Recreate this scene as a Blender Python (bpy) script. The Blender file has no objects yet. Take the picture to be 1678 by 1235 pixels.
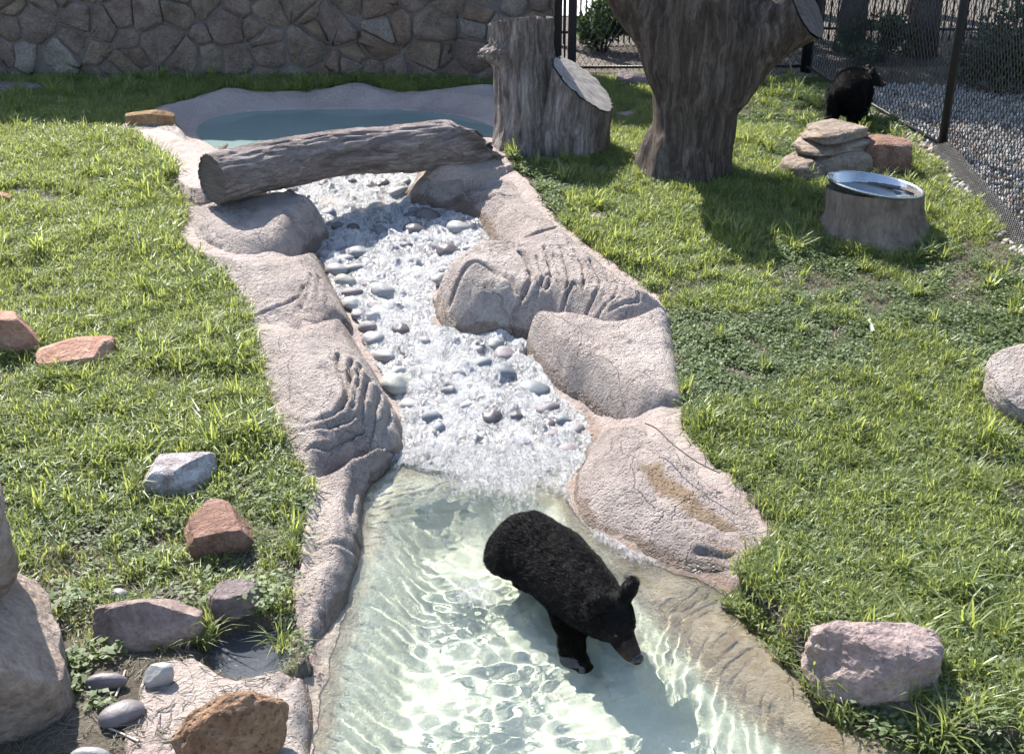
import bpy, bmesh, math, random
import numpy as np
from mathutils import Vector, Matrix, Quaternion

scene = bpy.context.scene
COL = scene.collection
R = math.radians

# ------------------------------------------------------------------ camera
CAM_H, PITCH, FPX = 3.3, R(25.5), 2000.0
cam = bpy.data.objects.new('camera', bpy.data.cameras.new('camera'))
COL.objects.link(cam)
cam.location = (0, 0, CAM_H)
cam.rotation_euler = (R(90) - PITCH, 0, 0)
cam.data.sensor_width = 36.0
cam.data.lens = 36.0 * FPX / 1678.0
cam.data.clip_start = 0.05
cam.data.clip_end = 500
scene.camera = cam

# ------------------------------------------------------------------ sky and sun
SUN_EL, SUN_AZ = R(47), R(32)            # the sun stands behind the wall, left of the view
world = bpy.data.worlds.new('World')
scene.world = world
world.use_nodes = True
wn = world.node_tree.nodes
sky = wn.new('ShaderNodeTexSky')
sky.sky_type = 'NISHITA'
sky.sun_disc = False
sky.sun_elevation = SUN_EL
sky.sun_rotation = -SUN_AZ
world.node_tree.links.new(sky.outputs[0], wn['Background'].inputs[0])
wn['Background'].inputs[1].default_value = 0.135
sun_data = bpy.data.lights.new('sun', 'SUN')
sun_data.energy = 5.0
sun_data.angle = R(0.55)
sun_data.color = (1.0, 0.95, 0.88)
sun = bpy.data.objects.new('sun', sun_data)
COL.objects.link(sun)
SUN_DIR = Vector((-math.sin(SUN_AZ) * math.cos(SUN_EL), math.cos(SUN_AZ) * math.cos(SUN_EL), math.sin(SUN_EL)))
sun.rotation_euler = SUN_DIR.to_track_quat('Z', 'Y').to_euler()
sun.location = (-6, 14, 16)
sun_data.cycles.is_caustics_light = True          # real sunlight focused by the ripples onto the pool floor
vs = scene.view_settings
vs.view_transform = 'Standard'
vs.look = 'None'
vs.gamma = 1.0
vs.use_curve_mapping = False
vs.exposure = 1.25
scene.cycles.max_bounces = 7
scene.cycles.diffuse_bounces = 2
scene.cycles.glossy_bounces = 3
scene.cycles.caustics_reflective = False
scene.cycles.use_adaptive_sampling = True
scene.cycles.adaptive_threshold = 0.045
scene.cycles.transmission_bounces = 6
scene.cycles.transparent_max_bounces = 8
scene.cycles.sample_clamp_indirect = 4.0

# ------------------------------------------------------------------ numeric helpers
RNG = np.random.default_rng(7)
random.seed(7)

def _hash(ix, iy, iz, seed):
    h = (ix.astype(np.uint32) * np.uint32(374761393) + iy.astype(np.uint32) * np.uint32(668265263)
         + iz.astype(np.uint32) * np.uint32(2147483647) + np.uint32(seed * 974711 + 12345))
    h = (h ^ (h >> np.uint32(13))) * np.uint32(1274126177)
    h = h ^ (h >> np.uint32(16))
    h = h * np.uint32(2246822519)
    h = h ^ (h >> np.uint32(15))
    return (h & np.uint32(0xFFFFFF)).astype(np.float32) / np.float32(8388607.5) - 1.0

def noise3(x, y, z, seed=0):
    x = np.asarray(x, np.float32); y = np.asarray(y, np.float32); z = np.asarray(z, np.float32)
    x, y, z = np.broadcast_arrays(x, y, z)
    ix = np.floor(x); iy = np.floor(y); iz = np.floor(z)
    fx = x - ix; fy = y - iy; fz = z - iz
    ix = ix.astype(np.int64); iy = iy.astype(np.int64); iz = iz.astype(np.int64)
    ux = fx * fx * fx * (fx * (fx * 6 - 15) + 10)
    uy = fy * fy * fy * (fy * (fy * 6 - 15) + 10)
    uz = fz * fz * fz * (fz * (fz * 6 - 15) + 10)
    out = 0
    for dx in (0, 1):
        wx = ux if dx else 1 - ux
        for dy in (0, 1):
            wy = uy if dy else 1 - uy
            for dz in (0, 1):
                wz = uz if dz else 1 - uz
                out = out + wx * wy * wz * _hash(ix + dx, iy + dy, iz + dz, seed)
    return out

def noise2(x, y, seed=0):
    x = np.asarray(x, np.float32); y = np.asarray(y, np.float32)
    x, y = np.broadcast_arrays(x, y)
    ix = np.floor(x); iy = np.floor(y)
    fx = x - ix; fy = y - iy
    ix = ix.astype(np.int64); iy = iy.astype(np.int64); iz = np.zeros_like(ix)
    ux = fx * fx * fx * (fx * (fx * 6 - 15) + 10)
    uy = fy * fy * fy * (fy * (fy * 6 - 15) + 10)
    out = 0
    for dx in (0, 1):
        wx = ux if dx else 1 - ux
        for dy in (0, 1):
            wy = uy if dy else 1 - uy
            out = out + wx * wy * _hash(ix + dx, iy + dy, iz, seed)
    return out

def fbm2(x, y, s, octv=4, seed=0, gain=0.5):
    a, t, out = 1.0, 0.0, 0
    for o in range(octv):
        out = out + a * noise2(x * s + 13.7 * o, y * s - 7.1 * o, seed + o)
        t += a; a *= gain; s *= 2.03
    return out / t

def fbm3(x, y, z, s, octv=4, seed=0, gain=0.5):
    a, t, out = 1.0, 0.0, 0
    for o in range(octv):
        out = out + a * noise3(x * s + 13.7 * o, y * s - 7.1 * o, z * s + 3.3 * o, seed + o)
        t += a; a *= gain; s *= 2.03
    return out / t

def smooth(a, b, x):
    t = np.clip((x - a) / (b - a), 0, 1)
    return t * t * (3 - 2 * t)

def seg_dist(px_, py_, poly, closed=True):
    P = np.asarray(poly, float)
    n = len(P)
    d = np.full(np.shape(px_), 1e9)
    for i in range(n if closed else n - 1):
        a = P[i]; b = P[(i + 1) % n]
        e = b - a
        L = max(e @ e, 1e-12)
        t = np.clip(((px_ - a[0]) * e[0] + (py_ - a[1]) * e[1]) / L, 0, 1)
        dd = (px_ - a[0] - t * e[0]) ** 2 + (py_ - a[1] - t * e[1]) ** 2
        d = np.minimum(d, dd)
    return np.sqrt(d)

def inside(px_, py_, poly):
    P = np.asarray(poly, float)
    n = len(P)
    c = np.zeros(np.shape(px_), bool)
    for i in range(n):
        x1, y1 = P[i]; x2, y2 = P[(i + 1) % n]
        if y1 == y2:
            continue
        k = ((y1 > py_) != (y2 > py_)) & (px_ < (x2 - x1) * (py_ - y1) / (y2 - y1) + x1)
        c ^= k
    return c

def sdf(px_, py_, poly):
    """positive inside"""
    d = seg_dist(px_, py_, poly)
    return np.where(inside(px_, py_, poly), d, -d)

def spline(pts, per=6, closed=True):
    """Catmull-Rom through the points"""
    P = np.asarray(pts, float)
    n = len(P)
    out = []
    rng = range(n) if closed else range(n - 1)
    for i in rng:
        if closed:
            p0, p1, p2, p3 = P[i - 1], P[i], P[(i + 1) % n], P[(i + 2) % n]
        else:
            p0, p1, p2, p3 = P[max(i - 1, 0)], P[i], P[i + 1], P[min(i + 2, n - 1)]
        for k in range(per):
            t = k / per
            out.append(0.5 * ((2 * p1) + (-p0 + p2) * t + (2 * p0 - 5 * p1 + 4 * p2 - p3) * t * t
                              + (-p0 + 3 * p1 - 3 * p2 + p3) * t ** 3))
    if not closed:
        out.append(P[-1])
    return np.array(out)

# ------------------------------------------------------------------ photo measurements -> places on the ground
CP, SP = math.cos(PITCH), math.sin(PITCH)

def at(x, y, z=0.0):
    """where the sight line through a measured point of the photograph meets height z"""
    a = (x - 839.0) / FPX
    b = (617.5 - y) / FPX
    dz = -SP + b * CP
    t = (z - CAM_H) / dz
    return np.array((a * t, (CP + b * SP) * t))

LAWN_Y = [2.0, 4.2, 5.0, 6.0, 7.5, 9.3, 10.6, 40.0]
LAWN_Z = [0.08, 0.09, 0.14, 0.25, 0.42, 0.59, 0.64, 0.66]

def lawn_z(Y):
    return (np.interp(Y - 0.35, LAWN_Y, LAWN_Z) + np.interp(Y, LAWN_Y, LAWN_Z) + np.interp(Y + 0.35, LAWN_Y, LAWN_Z)) / 3

UP_WATER = 0.56

def bed_z(Y):
    return np.interp(Y, [5.6, 6.1, 9.6, 10.3, 14], [-0.06, 0.0, 0.46, 0.50, 0.50])

def at_fn(x, y, fn, h=0.0):
    z = 0.3
    for _ in range(12):
        p = at(x, y, z)
        z = float(fn(p[1])) + h
    return at(x, y, z)

def poly_at(pts, fn, h=0.0, per=5):
    return spline([at_fn(x, y, fn, h) for x, y in pts], per)

flat0 = lambda Y: 0.0

# outlines measured in the photograph
STREAM = poly_at([(655, 760), (662, 700), (650, 650), (620, 600), (598, 560), (585, 520), (552, 480), (535, 440), (515, 412),
                  (500, 385), (470, 350), (440, 325), (430, 300), (470, 270), (560, 245), (640, 238), (690, 260), (690, 290),
                  (672, 320), (700, 340), (752, 345), (790, 375), (795, 410), (745, 440), (712, 475), (710, 515), (750, 545),
                  (835, 560), (890, 590), (905, 640), (950, 680), (965, 720), (940, 765), (800, 790)], bed_z)
UPOOL = spline([at(x, y, UP_WATER) for x, y in [(312, 218), (330, 195), (400, 182), (480, 178), (560, 177), (640, 178), (700, 181),
                (780, 193), (822, 212), (800, 235), (700, 250), (640, 262), (560, 262), (440, 262), (370, 256), (335, 240)]], 5)
RIM = spline([at(x, y, 0.66) for x, y in [(188, 222), (205, 200), (250, 178), (320, 160), (370, 142), (430, 152), (500, 150), (590, 134),
              (660, 150), (740, 143), (830, 142), (850, 180), (835, 230), (840, 268), (700, 290), (520, 300), (420, 300), (330, 310), (296, 300), (265, 268),
              (230, 240)]], 5)
POOL = spline([at(x, y, 0) for x, y in [(652, 742), (596, 790), (580, 850), (574, 905), (560, 960), (550, 1010), (530, 1070), (518, 1120),
               (506, 1180), (496, 1260), (480, 1500), (1500, 1500), (1760, 1262), (1678, 1232), (1600, 1212), (1530, 1192), (1420, 1166), (1350, 1132), (1322, 1085),
               (1258, 1015), (1192, 965), (1120, 935), (1040, 905), (985, 870), (945, 830), (938, 790), (955, 745), (800, 730)]], 5)
DEEP = spline([at(x, y, 0) for x, y in [(680, 800), (625, 850), (608, 920), (585, 1000), (560, 1080), (542, 1150), (530, 1260), (520, 1500),
               (1470, 1500), (1400, 1235), (1300, 1165), (1190, 1085), (1120, 1010), (1040, 940), (960, 880), (900, 820), (800, 790)]], 5)
CONC = np.concatenate([
    [at_fn(x, y, lawn_z) for x, y in [(186, 218), (230, 238), (265, 268), (290, 302), (299, 345), (298, 400), (330, 430), (365, 460),
     (400, 500), (410, 530), (415, 570), (430, 620), (445, 680), (465, 730), (490, 770), (503, 800), (498, 850), (492, 900), (478, 960),
     (476, 1010), (498, 1055), (505, 1085), (440, 1108), (395, 1112), (350, 1095), (320, 1075), (260, 1085), (225, 1130), (205, 1180), (200, 1260), (200, 1600)]],
    [at_fn(x, y, lawn_z) for x, y in [(2200, 1600), (1760, 1262), (1678, 1236), (1600, 1212), (1530, 1192), (1420, 1166), (1348, 1132), (1322, 1083),
     (1262, 1012), (1196, 958), (1218, 922), (1264, 890), (1262, 852), (1210, 792), (1160, 747), (1126, 702), (1117, 650), (1108, 580),
     (1098, 520), (1083, 486), (1020, 442), (960, 397), (920, 367), (870, 302), (832, 267)]],
    [at(x, y, 0.66) for x, y in [(840, 235), (852, 180), (832, 141), (740, 142), (660, 149), (590, 133), (500, 149), (430, 151), (370, 141),
     (320, 159), (250, 177), (205, 200)]]])

class Field:
    """signed distance to an outline, tabulated once on a 4 cm grid"""
    x0, y0, st, nx, ny = -7.4, 1.9, 0.04, 330, 300
    def __init__(self, poly):
        gx = self.x0 + self.st * np.arange(self.nx); gy = self.y0 + self.st * np.arange(self.ny)
        X, Y = np.meshgrid(gx, gy)
        self.t = sdf(X, Y, poly)
    def __call__(self, X, Y):
        u = np.clip((np.asarray(X, float) - self.x0) / self.st, 0, self.nx - 1.001)
        v = np.clip((np.asarray(Y, float) - self.y0) / self.st, 0, self.ny - 1.001)
        i = u.astype(int); j = v.astype(int)
        a = u - i; b = v - j
        t = self.t
        return (t[j, i] * (1 - a) + t[j, i + 1] * a) * (1 - b) + (t[j + 1, i] * (1 - a) + t[j + 1, i + 1] * a) * b
PUD = spline([at_fn(x, y, lawn_z, -0.03) for x, y in [(340, 1062), (372, 1032), (415, 1020), (455, 1024), (476, 1048), (476, 1080), (445, 1102), (396, 1112), (352, 1096)]], 5)
PUD_Z = float(lawn_z(PUD[:, 1].mean())) - 0.03
F_PUD = Field(PUD)
F_STREAM, F_UPOOL, F_POOL, F_DEEP, F_CONC, F_RIM = [Field(p) for p in (STREAM, UPOOL, POOL, DEEP, CONC, RIM)]

def terrain(X, Y):
    lz = lawn_z(Y) + 0.02 * fbm2(X, Y, 0.9, 3, 5)
    s_st = F_STREAM(X, Y)
    s_up = F_UPOOL(X, Y)
    s_po = F_POOL(X, Y)
    s_de = F_DEEP(X, Y)
    s_co = F_CONC(X, Y)
    bz = bed_z(Y)
    # banks fall from the lawn to the stream
    bank = bz + (lz + 0.015 - bz) * smooth(0.0, 0.42, -s_st)
    Z = np.where(s_co > 0, bank, lz)
    Z = np.where(s_st > 0, bz - 0.05 * smooth(0, 0.12, s_st), Z)
    # upper pool: a rim that swells up all round, then the basin
    s_rim = F_RIM(X, Y)
    rim = np.clip(s_rim, 0, 1)
    rimz = 0.655 + 0.05 * smooth(0, 0.25, rim) + 0.02 * fbm2(X, Y, 2.2, 2, 21)
    rimz = UP_WATER + 0.015 + (rimz - UP_WATER - 0.015) * smooth(0.0, 0.30, -s_up)
    wst = smooth(-0.25, 0.05, s_st)
    Z = np.where((s_rim > 0) & (s_up <= 0), rimz * (1 - wst) + np.minimum(rimz, bz) * wst, Z)
    Z = np.where(s_up > 0, UP_WATER + 0.015 - 0.35 * smooth(0, 0.45, s_up), Z)
    # lower pool: wet shelf on the right, painted basin in the middle
    sh = 0.012 - 0.050 * smooth(0, 0.10, s_po) - 0.03 * smooth(0.1, 0.6, s_po)
    near = np.minimum(Z, 0.012 + 0.9 * np.maximum(-s_po, 0) ** 1.1 + 0.0)
    Z = np.where((s_co > 0) & (s_po <= 0) & (Y < 6.3), near, Z)
    pool = sh - 0.30 * smooth(-0.03, 0.32, s_de) - 0.04 * smooth(0.3, 0.8, s_de)
    Z = np.where(s_po > 0, np.minimum(pool, Z), Z)
    ps = smooth(-0.07, 0.05, F_PUD(X, Y))
    Z = Z * (1 - ps) + (PUD_Z - 0.045) * ps
    # small relief
    wet = np.where(s_co > 0, 0.006, 0.012)
    Z = Z + wet * fbm2(X, Y, 6.0, 3, 31) * smooth(-0.02, 0.05, -s_po + 0.0) + 0.004 * fbm2(X, Y, 14, 2, 33)
    return Z

def tz(x, y):
    return float(terrain(np.array([float(x)]), np.array([float(y)]))[0])

def on_ground(x, y, h=0.0):
    """point of the ground seen at a measured place of the photograph"""
    z = 0.3
    p = at(x, y, z)
    for _ in range(14):
        p = at(x, y, z)
        z = 0.5 * z + 0.5 * (tz(p[0], p[1]) + h)
    return Vector((p[0], p[1], z - h))

def scale_at(p):
    """photo pixels per metre at a place"""
    d = CP * p[1] + SP * (CAM_H - p[2])
    return FPX / d

# ------------------------------------------------------------------ object helpers
def tag(o, label=None, category=None, group=None, kind=None):
    if label: o['label'] = label
    if category: o['category'] = category
    if group: o['group'] = group
    if kind: o['kind'] = kind
    return o

def empty(name, loc, rz=0.0):
    o = bpy.data.objects.new(name, None)
    COL.objects.link(o)
    o.location = loc
    o.rotation_euler = (0, 0, rz)
    o.empty_display_size = 0.1
    return o

def link_mesh(name, me, mat, parent=None, smooth_shade=True):
    if mat is not None:
        me.materials.clear()
        me.materials.append(mat)
    if smooth_shade:
        me.polygons.foreach_set('use_smooth', np.ones(len(me.polygons), bool))
    o = bpy.data.objects.new(name, me)
    COL.objects.link(o)
    if parent is not None:
        o.parent = parent
    return o

def raw_mesh(name, V, F):
    """V (n,3) array, F (m,k) array of equal faces"""
    V = np.ascontiguousarray(V, np.float32)
    F = np.ascontiguousarray(F, np.int32)
    me = bpy.data.meshes.new(name)
    me.vertices.add(len(V))
    me.vertices.foreach_set('co', V.ravel())
    k = F.shape[1]
    me.loops.add(F.size)
    me.loops.foreach_set('vertex_index', F.ravel())
    me.polygons.add(len(F))
    me.polygons.foreach_set('loop_start', np.arange(len(F), dtype=np.int32) * k)
    me.polygons.foreach_set('loop_total', np.full(len(F), k, np.int32))
    me.update(calc_edges=True)
    return me

def mesh_obj(name, V, F, mat, parent=None, smooth_shade=True):
    return link_mesh(name, raw_mesh(name, V, F), mat, parent, smooth_shade)

def poly_obj(name, V, F, mat, parent=None, smooth_shade=False):
    me = bpy.data.meshes.new(name)
    me.from_pydata([tuple(map(float, v)) for v in V], [], [tuple(map(int, f)) for f in F])
    return link_mesh(name, me, mat, parent, smooth_shade)

def bm_obj(name, bm, mat, parent=None, smooth_shade=False):
    me = bpy.data.meshes.new(name)
    bm.to_mesh(me)
    bm.free()
    return link_mesh(name, me, mat, parent, smooth_shade)

def grid_faces(nx, ny):
    i = np.arange(nx * ny).reshape(ny, nx)
    return np.c_[i[:-1, :-1].ravel(), i[:-1, 1:].ravel(), i[1:, 1:].ravel(), i[1:, :-1].ravel()]

def compact(V, F):
    u, inv = np.unique(F, return_inverse=True)
    return V[u], inv.reshape(F.shape), u

def add_attr(me, name, vals, typ='FLOAT'):
    a = me.attributes.new(name, typ, 'POINT')
    a.data.foreach_set('vector' if typ == 'FLOAT_VECTOR' else 'value', np.ascontiguousarray(vals).ravel())

def bm_box(bm, c, s, rot=None):
    r = bmesh.ops.create_cube(bm, size=1.0)
    M = Matrix.Translation(c) @ (rot.to_4x4() if rot is not None else Matrix.Identity(4)) @ Matrix.Diagonal((*s, 1))
    bmesh.ops.transform(bm, matrix=M, verts=r['verts'])

def bm_rod(bm, a, b, r0, r1=None, n=8):
    a = Vector(a); b = Vector(b)
    d = b - a
    q = d.to_track_quat('Z', 'Y')
    r1 = r0 if r1 is None else r1
    res = bmesh.ops.create_cone(bm, cap_ends=True, segments=n, radius1=r0, radius2=r1, depth=d.length)
    bmesh.ops.transform(bm, matrix=Matrix.Translation((a + b) / 2) @ q.to_matrix().to_4x4(), verts=res['verts'])

def bm_ball(bm, c, r, sub=3, rot=None):
    res = bmesh.ops.create_icosphere(bm, subdivisions=sub, radius=1.0)
    M = Matrix.Translation(c) @ (rot.to_matrix().to_4x4() if rot is not None else Matrix.Identity(4)) @ Matrix.Diagonal((*r, 1))
    bmesh.ops.transform(bm, matrix=M, verts=res['verts'])

def bm_capsule(bm, a, b, r0, r1, n=16):
    """tapered limb with round ends, for fusing"""
    a = Vector(a); b = Vector(b)
    L = (b - a).length
    k = max(3, int(L / (0.35 * min(r0, r1))) + 1)
    for i in range(k + 1):
        t = i / k
        r = r0 + (r1 - r0) * t
        bm_ball(bm, a.lerp(b, t), (r, r, r), 2)

def fuse(bm, voxel, smooth_iter=4, factor=0.5):
    """one continuous surface out of overlapping lumps; returns a new mesh"""
    me = bpy.data.meshes.new('fuse')
    bm.to_mesh(me)
    bm.free()
    o = bpy.data.objects.new('fuse', me)
    COL.objects.link(o)
    m = o.modifiers.new('r', 'REMESH')
    m.mode = 'VOXEL'
    m.voxel_size = voxel
    s = o.modifiers.new('s', 'SMOOTH')
    s.iterations = smooth_iter
    s.factor = factor
    bpy.context.view_layer.update()
    dg = bpy.context.evaluated_depsgraph_get()
    out = bpy.data.meshes.new_from_object(o.evaluated_get(dg))
    bpy.data.objects.remove(o)
    bpy.data.meshes.remove(me)
    return out

def verts_of(me):
    V = np.empty(len(me.vertices) * 3, np.float32)
    me.vertices.foreach_get('co', V)
    return V.reshape(-1, 3)

def normals_of(me):
    V = np.empty(len(me.vertices) * 3, np.float32)
    me.vertex_normals.foreach_get('vector', V)
    return V.reshape(-1, 3)

def set_verts(me, V):
    me.vertices.foreach_set('co', np.ascontiguousarray(V, np.float32).ravel())
    me.update()

# ------------------------------------------------------------------ materials
class NT:
    def __init__(self, name):
        self.m = bpy.data.materials.new(name)
        self.m.use_nodes = True
        self.t = self.m.node_tree
        self.t.nodes.clear()
        self.out = self.t.nodes.new('ShaderNodeOutputMaterial')
    def n(self, typ, **kw):
        nd = self.t.nodes.new('ShaderNode' + typ)
        for k, v in kw.items():
            setattr(nd, k, v)
        return nd
    def l(self, a, b):
        self.t.links.new(a, b)
    def val(self, sock, v):
        if isinstance(v, bpy.types.NodeSocket):
            self.l(v, sock)
        else:
            sock.default_value = v
    def coord(self, kind='Object', scale=(1, 1, 1)):
        if kind == 'World':
            s = self.n('NewGeometry').outputs['Position']
        else:
            s = self.n('TexCoord').outputs[kind]
        mp = self.n('Mapping')
        mp.inputs['Scale'].default_value = scale
        self.l(s, mp.inputs['Vector'])
        return mp.outputs[0]
    def noise(self, vec, scale, detail=4, rough=0.55, dist=0.0):
        nd = self.n('TexNoise')
        self.l(vec, nd.inputs['Vector'])
        nd.inputs['Scale'].default_value = scale
        nd.inputs['Detail'].default_value = detail
        nd.inputs['Roughness'].default_value = rough
        nd.inputs['Distortion'].default_value = dist
        return nd.outputs[0]
    def voronoi(self, vec, scale, feature='F1'):
        nd = self.n('TexVoronoi', feature=feature)
        self.l(vec, nd.inputs['Vector'])
        nd.inputs['Scale'].default_value = scale
        return nd
    def ramp(self, fac, stops):
        nd = self.n('ValToRGB')
        self.l(fac, nd.inputs[0])
        e = nd.color_ramp.elements
        while len(e) < len(stops):
            e.new(0.5)
        for i, (p, c) in enumerate(stops):
            e[i].position = p
            e[i].color = (*c, 1) if not isinstance(c, (int, float)) else (c, c, c, 1)
        return nd.outputs[0]
    def mix(self, fac, a, b, blend='MIX'):
        nd = self.n('Mix', data_type='RGBA', blend_type=blend)
        self.val(nd.inputs[0], fac)
        for s, v in ((nd.inputs[6], a), (nd.inputs[7], b)):
            self.val(s, v if isinstance(v, bpy.types.NodeSocket) else (*v, 1))
        return nd.outputs[2]
    def math(self, op, a, b=0.0, clamp=False):
        nd = self.n('Math', operation=op, use_clamp=clamp)
        self.val(nd.inputs[0], a)
        self.val(nd.inputs[1], b)
        return nd.outputs[0]
    def bump(self, h, strength, dist, prev=None):
        nd = self.n('Bump')
        nd.inputs['Strength'].default_value = strength
        nd.inputs['Distance'].default_value = dist
        self.l(h, nd.inputs['Height'])
        if prev is not None:
            self.l(prev, nd.inputs['Normal'])
        return nd.outputs[0]
    def principled(self, color, rough=0.8, normal=None, metal=0.0, spec=0.5, ior=None):
        p = self.n('BsdfPrincipled')
        self.val(p.inputs['Base Color'], color if isinstance(color, bpy.types.NodeSocket) else (*color, 1))
        self.val(p.inputs['Roughness'], rough)
        p.inputs['Metallic'].default_value = metal
        p.inputs['Specular IOR Level'].default_value = spec
        if ior: p.inputs['IOR'].default_value = ior
        if normal is not None:
            self.l(normal, p.inputs['Normal'])
        return p
    def done(self, shader):
        self.l(shader.outputs[0] if hasattr(shader, 'outputs') else shader, self.out.inputs[0])
        return self.m

def rock_mat(name, c0, c1, c2, scale=6.0, bump=0.6, pits=0.5, rough=0.85, speck=None, coord='Object'):
    """rough natural stone: blotches of three colours, pits and grain"""
    n = NT(name)
    v = n.coord(coord)
    big = n.noise(v, scale, 5, 0.6, 0.4)
    col = n.ramp(big, [(0.32, c0), (0.5, c1), (0.68, c2)])
    fine = n.noise(v, scale * 9, 5, 0.7)
    col = n.mix(0.8, col, n.ramp(fine, [(0.3, 0.55), (0.7, 1.3)]), 'MULTIPLY')
    if speck:
        sp = n.noise(v, scale * 2.2, 6, 0.75, 0.8)
        col = n.mix(n.ramp(sp, [(0.56, 0.0), (0.64, 0.8)]), col, speck)
    h = n.noise(v, scale * 4, 8, 0.65)
    vo = n.voronoi(v, scale * 7)
    pit = n.ramp(vo.outputs['Distance'], [(0.0, 0.0), (0.35, 1.0)])
    hh = n.math('ADD', n.math('MULTIPLY', h, 1.0), n.math('MULTIPLY', pit, pits * 0.5))
    b = n.bump(hh, min(1.0, bump * 1.3), 0.06)
    return n.done(n.principled(col, rough, b, spec=0.3))

def concrete_mat():
    n = NT('sculpted_concrete')
    v = n.coord('World')
    big = n.noise(v, 1.6, 6, 0.6, 0.3)
    col = n.ramp(big, [(0.3, (0.325, 0.268, 0.24)), (0.5, (0.43, 0.362, 0.325)), (0.7, (0.515, 0.45, 0.405))])
    mid = n.noise(v, 9, 6, 0.65)
    col = n.mix(0.75, col, n.ramp(mid, [(0.3, 0.66), (0.7, 1.22)]), 'MULTIPLY')
    fine = n.noise(v, 90, 4, 0.7)
    col = n.mix(0.45, col, n.ramp(fine, [(0.3, 0.6), (0.7, 1.25)]), 'MULTIPLY')
    # lime bloom in pale patches
    lime = n.noise(v, 3.3, 7, 0.7, 1.0)
    col = n.mix(n.ramp(lime, [(0.60, 0.0), (0.70, 0.55)]), col, (0.62, 0.60, 0.58))
    wea = n.noise(v, 2.7, 8, 0.72, 1.2)                      # grey weathering in ragged patches
    col = n.mix(n.ramp(wea, [(0.54, 0.0), (0.64, 0.5)]), col, (0.25, 0.205, 0.19))
    # wet where water laps and splashes: darker, glossy, with a ragged edge
    sep = n.n('SeparateXYZ')
    n.l(n.n('NewGeometry').outputs['Position'], sep.inputs[0])
    line = n.math('MULTIPLY', n.math('SUBTRACT', sep.outputs[1], 5.9), 0.131)
    line = n.math('MAXIMUM', line, 0.0)
    hgt = n.math('SUBTRACT', sep.outputs[2], line)
    wn_ = n.noise(v, 5, 5, 0.65)
    lim = n.math('ADD', n.math('MULTIPLY', wn_, 0.22), -0.055)
    nd = n.n('MapRange')
    n.l(n.math('SUBTRACT', lim, hgt), nd.inputs[0])
    nd.inputs[1].default_value = -0.012; nd.inputs[2].default_value = 0.012
    wet = nd.outputs[0]
    col = n.mix(wet, col, n.mix(1.0, col, (0.62, 0.55, 0.48), 'MULTIPLY'))
    rough = n.math('SUBTRACT', 0.85, n.math('MULTIPLY', wet, 0.55))
    sa = n.n('Attribute'); sa.attribute_name = 'stain'      # water running over the rock leaves a brown wet streak
    stn = n.ramp(n.math('MULTIPLY', sa.outputs['Fac'], n.math('ADD', 0.55, n.noise(v, 16, 5, 0.7))), [(0.38, 0.0), (0.85, 0.85)])
    col = n.mix(stn, col, (0.235, 0.155, 0.085))
    rough = n.math('MULTIPLY', rough, n.math('SUBTRACT', 1.0, n.math('MULTIPLY', stn, 0.7)))
    pit = n.voronoi(v, 55)
    ph = n.ramp(pit.outputs['Distance'], [(0.05, 0.0), (0.4, 1.0)])
    h = n.math('ADD', n.math('MULTIPLY', n.noise(v, 34, 7, 0.7), 1.0), n.math('MULTIPLY', ph, 0.35))
    ck = n.voronoi(n.coord('World', (1.0, 1.3, 1.0)), 2.6, 'DISTANCE_TO_EDGE')
    wv_ = n.n('VectorMath', operation='ADD')
    wt_ = n.n('TexNoise'); n.l(v, wt_.inputs['Vector']); wt_.inputs['Scale'].default_value = 4; wt_.inputs['Detail'].default_value = 5
    ws_ = n.n('VectorMath', operation='SCALE'); n.l(wt_.outputs[1], ws_.inputs[0]); ws_.inputs[3].default_value = 0.35
    n.l(v, wv_.inputs[0]); n.l(ws_.outputs[0], wv_.inputs[1]); n.l(wv_.outputs[0], ck.inputs['Vector'])
    crk = n.ramp(ck.outputs['Distance'], [(0.0, 0.0), (0.012, 1.0)])
    h = n.math('ADD', h, n.math('MULTIPLY', crk, 0.5))
    b = n.bump(h, 1.0, 0.045)
    return n.done(n.principled(col, rough, b, spec=0.4))

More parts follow.
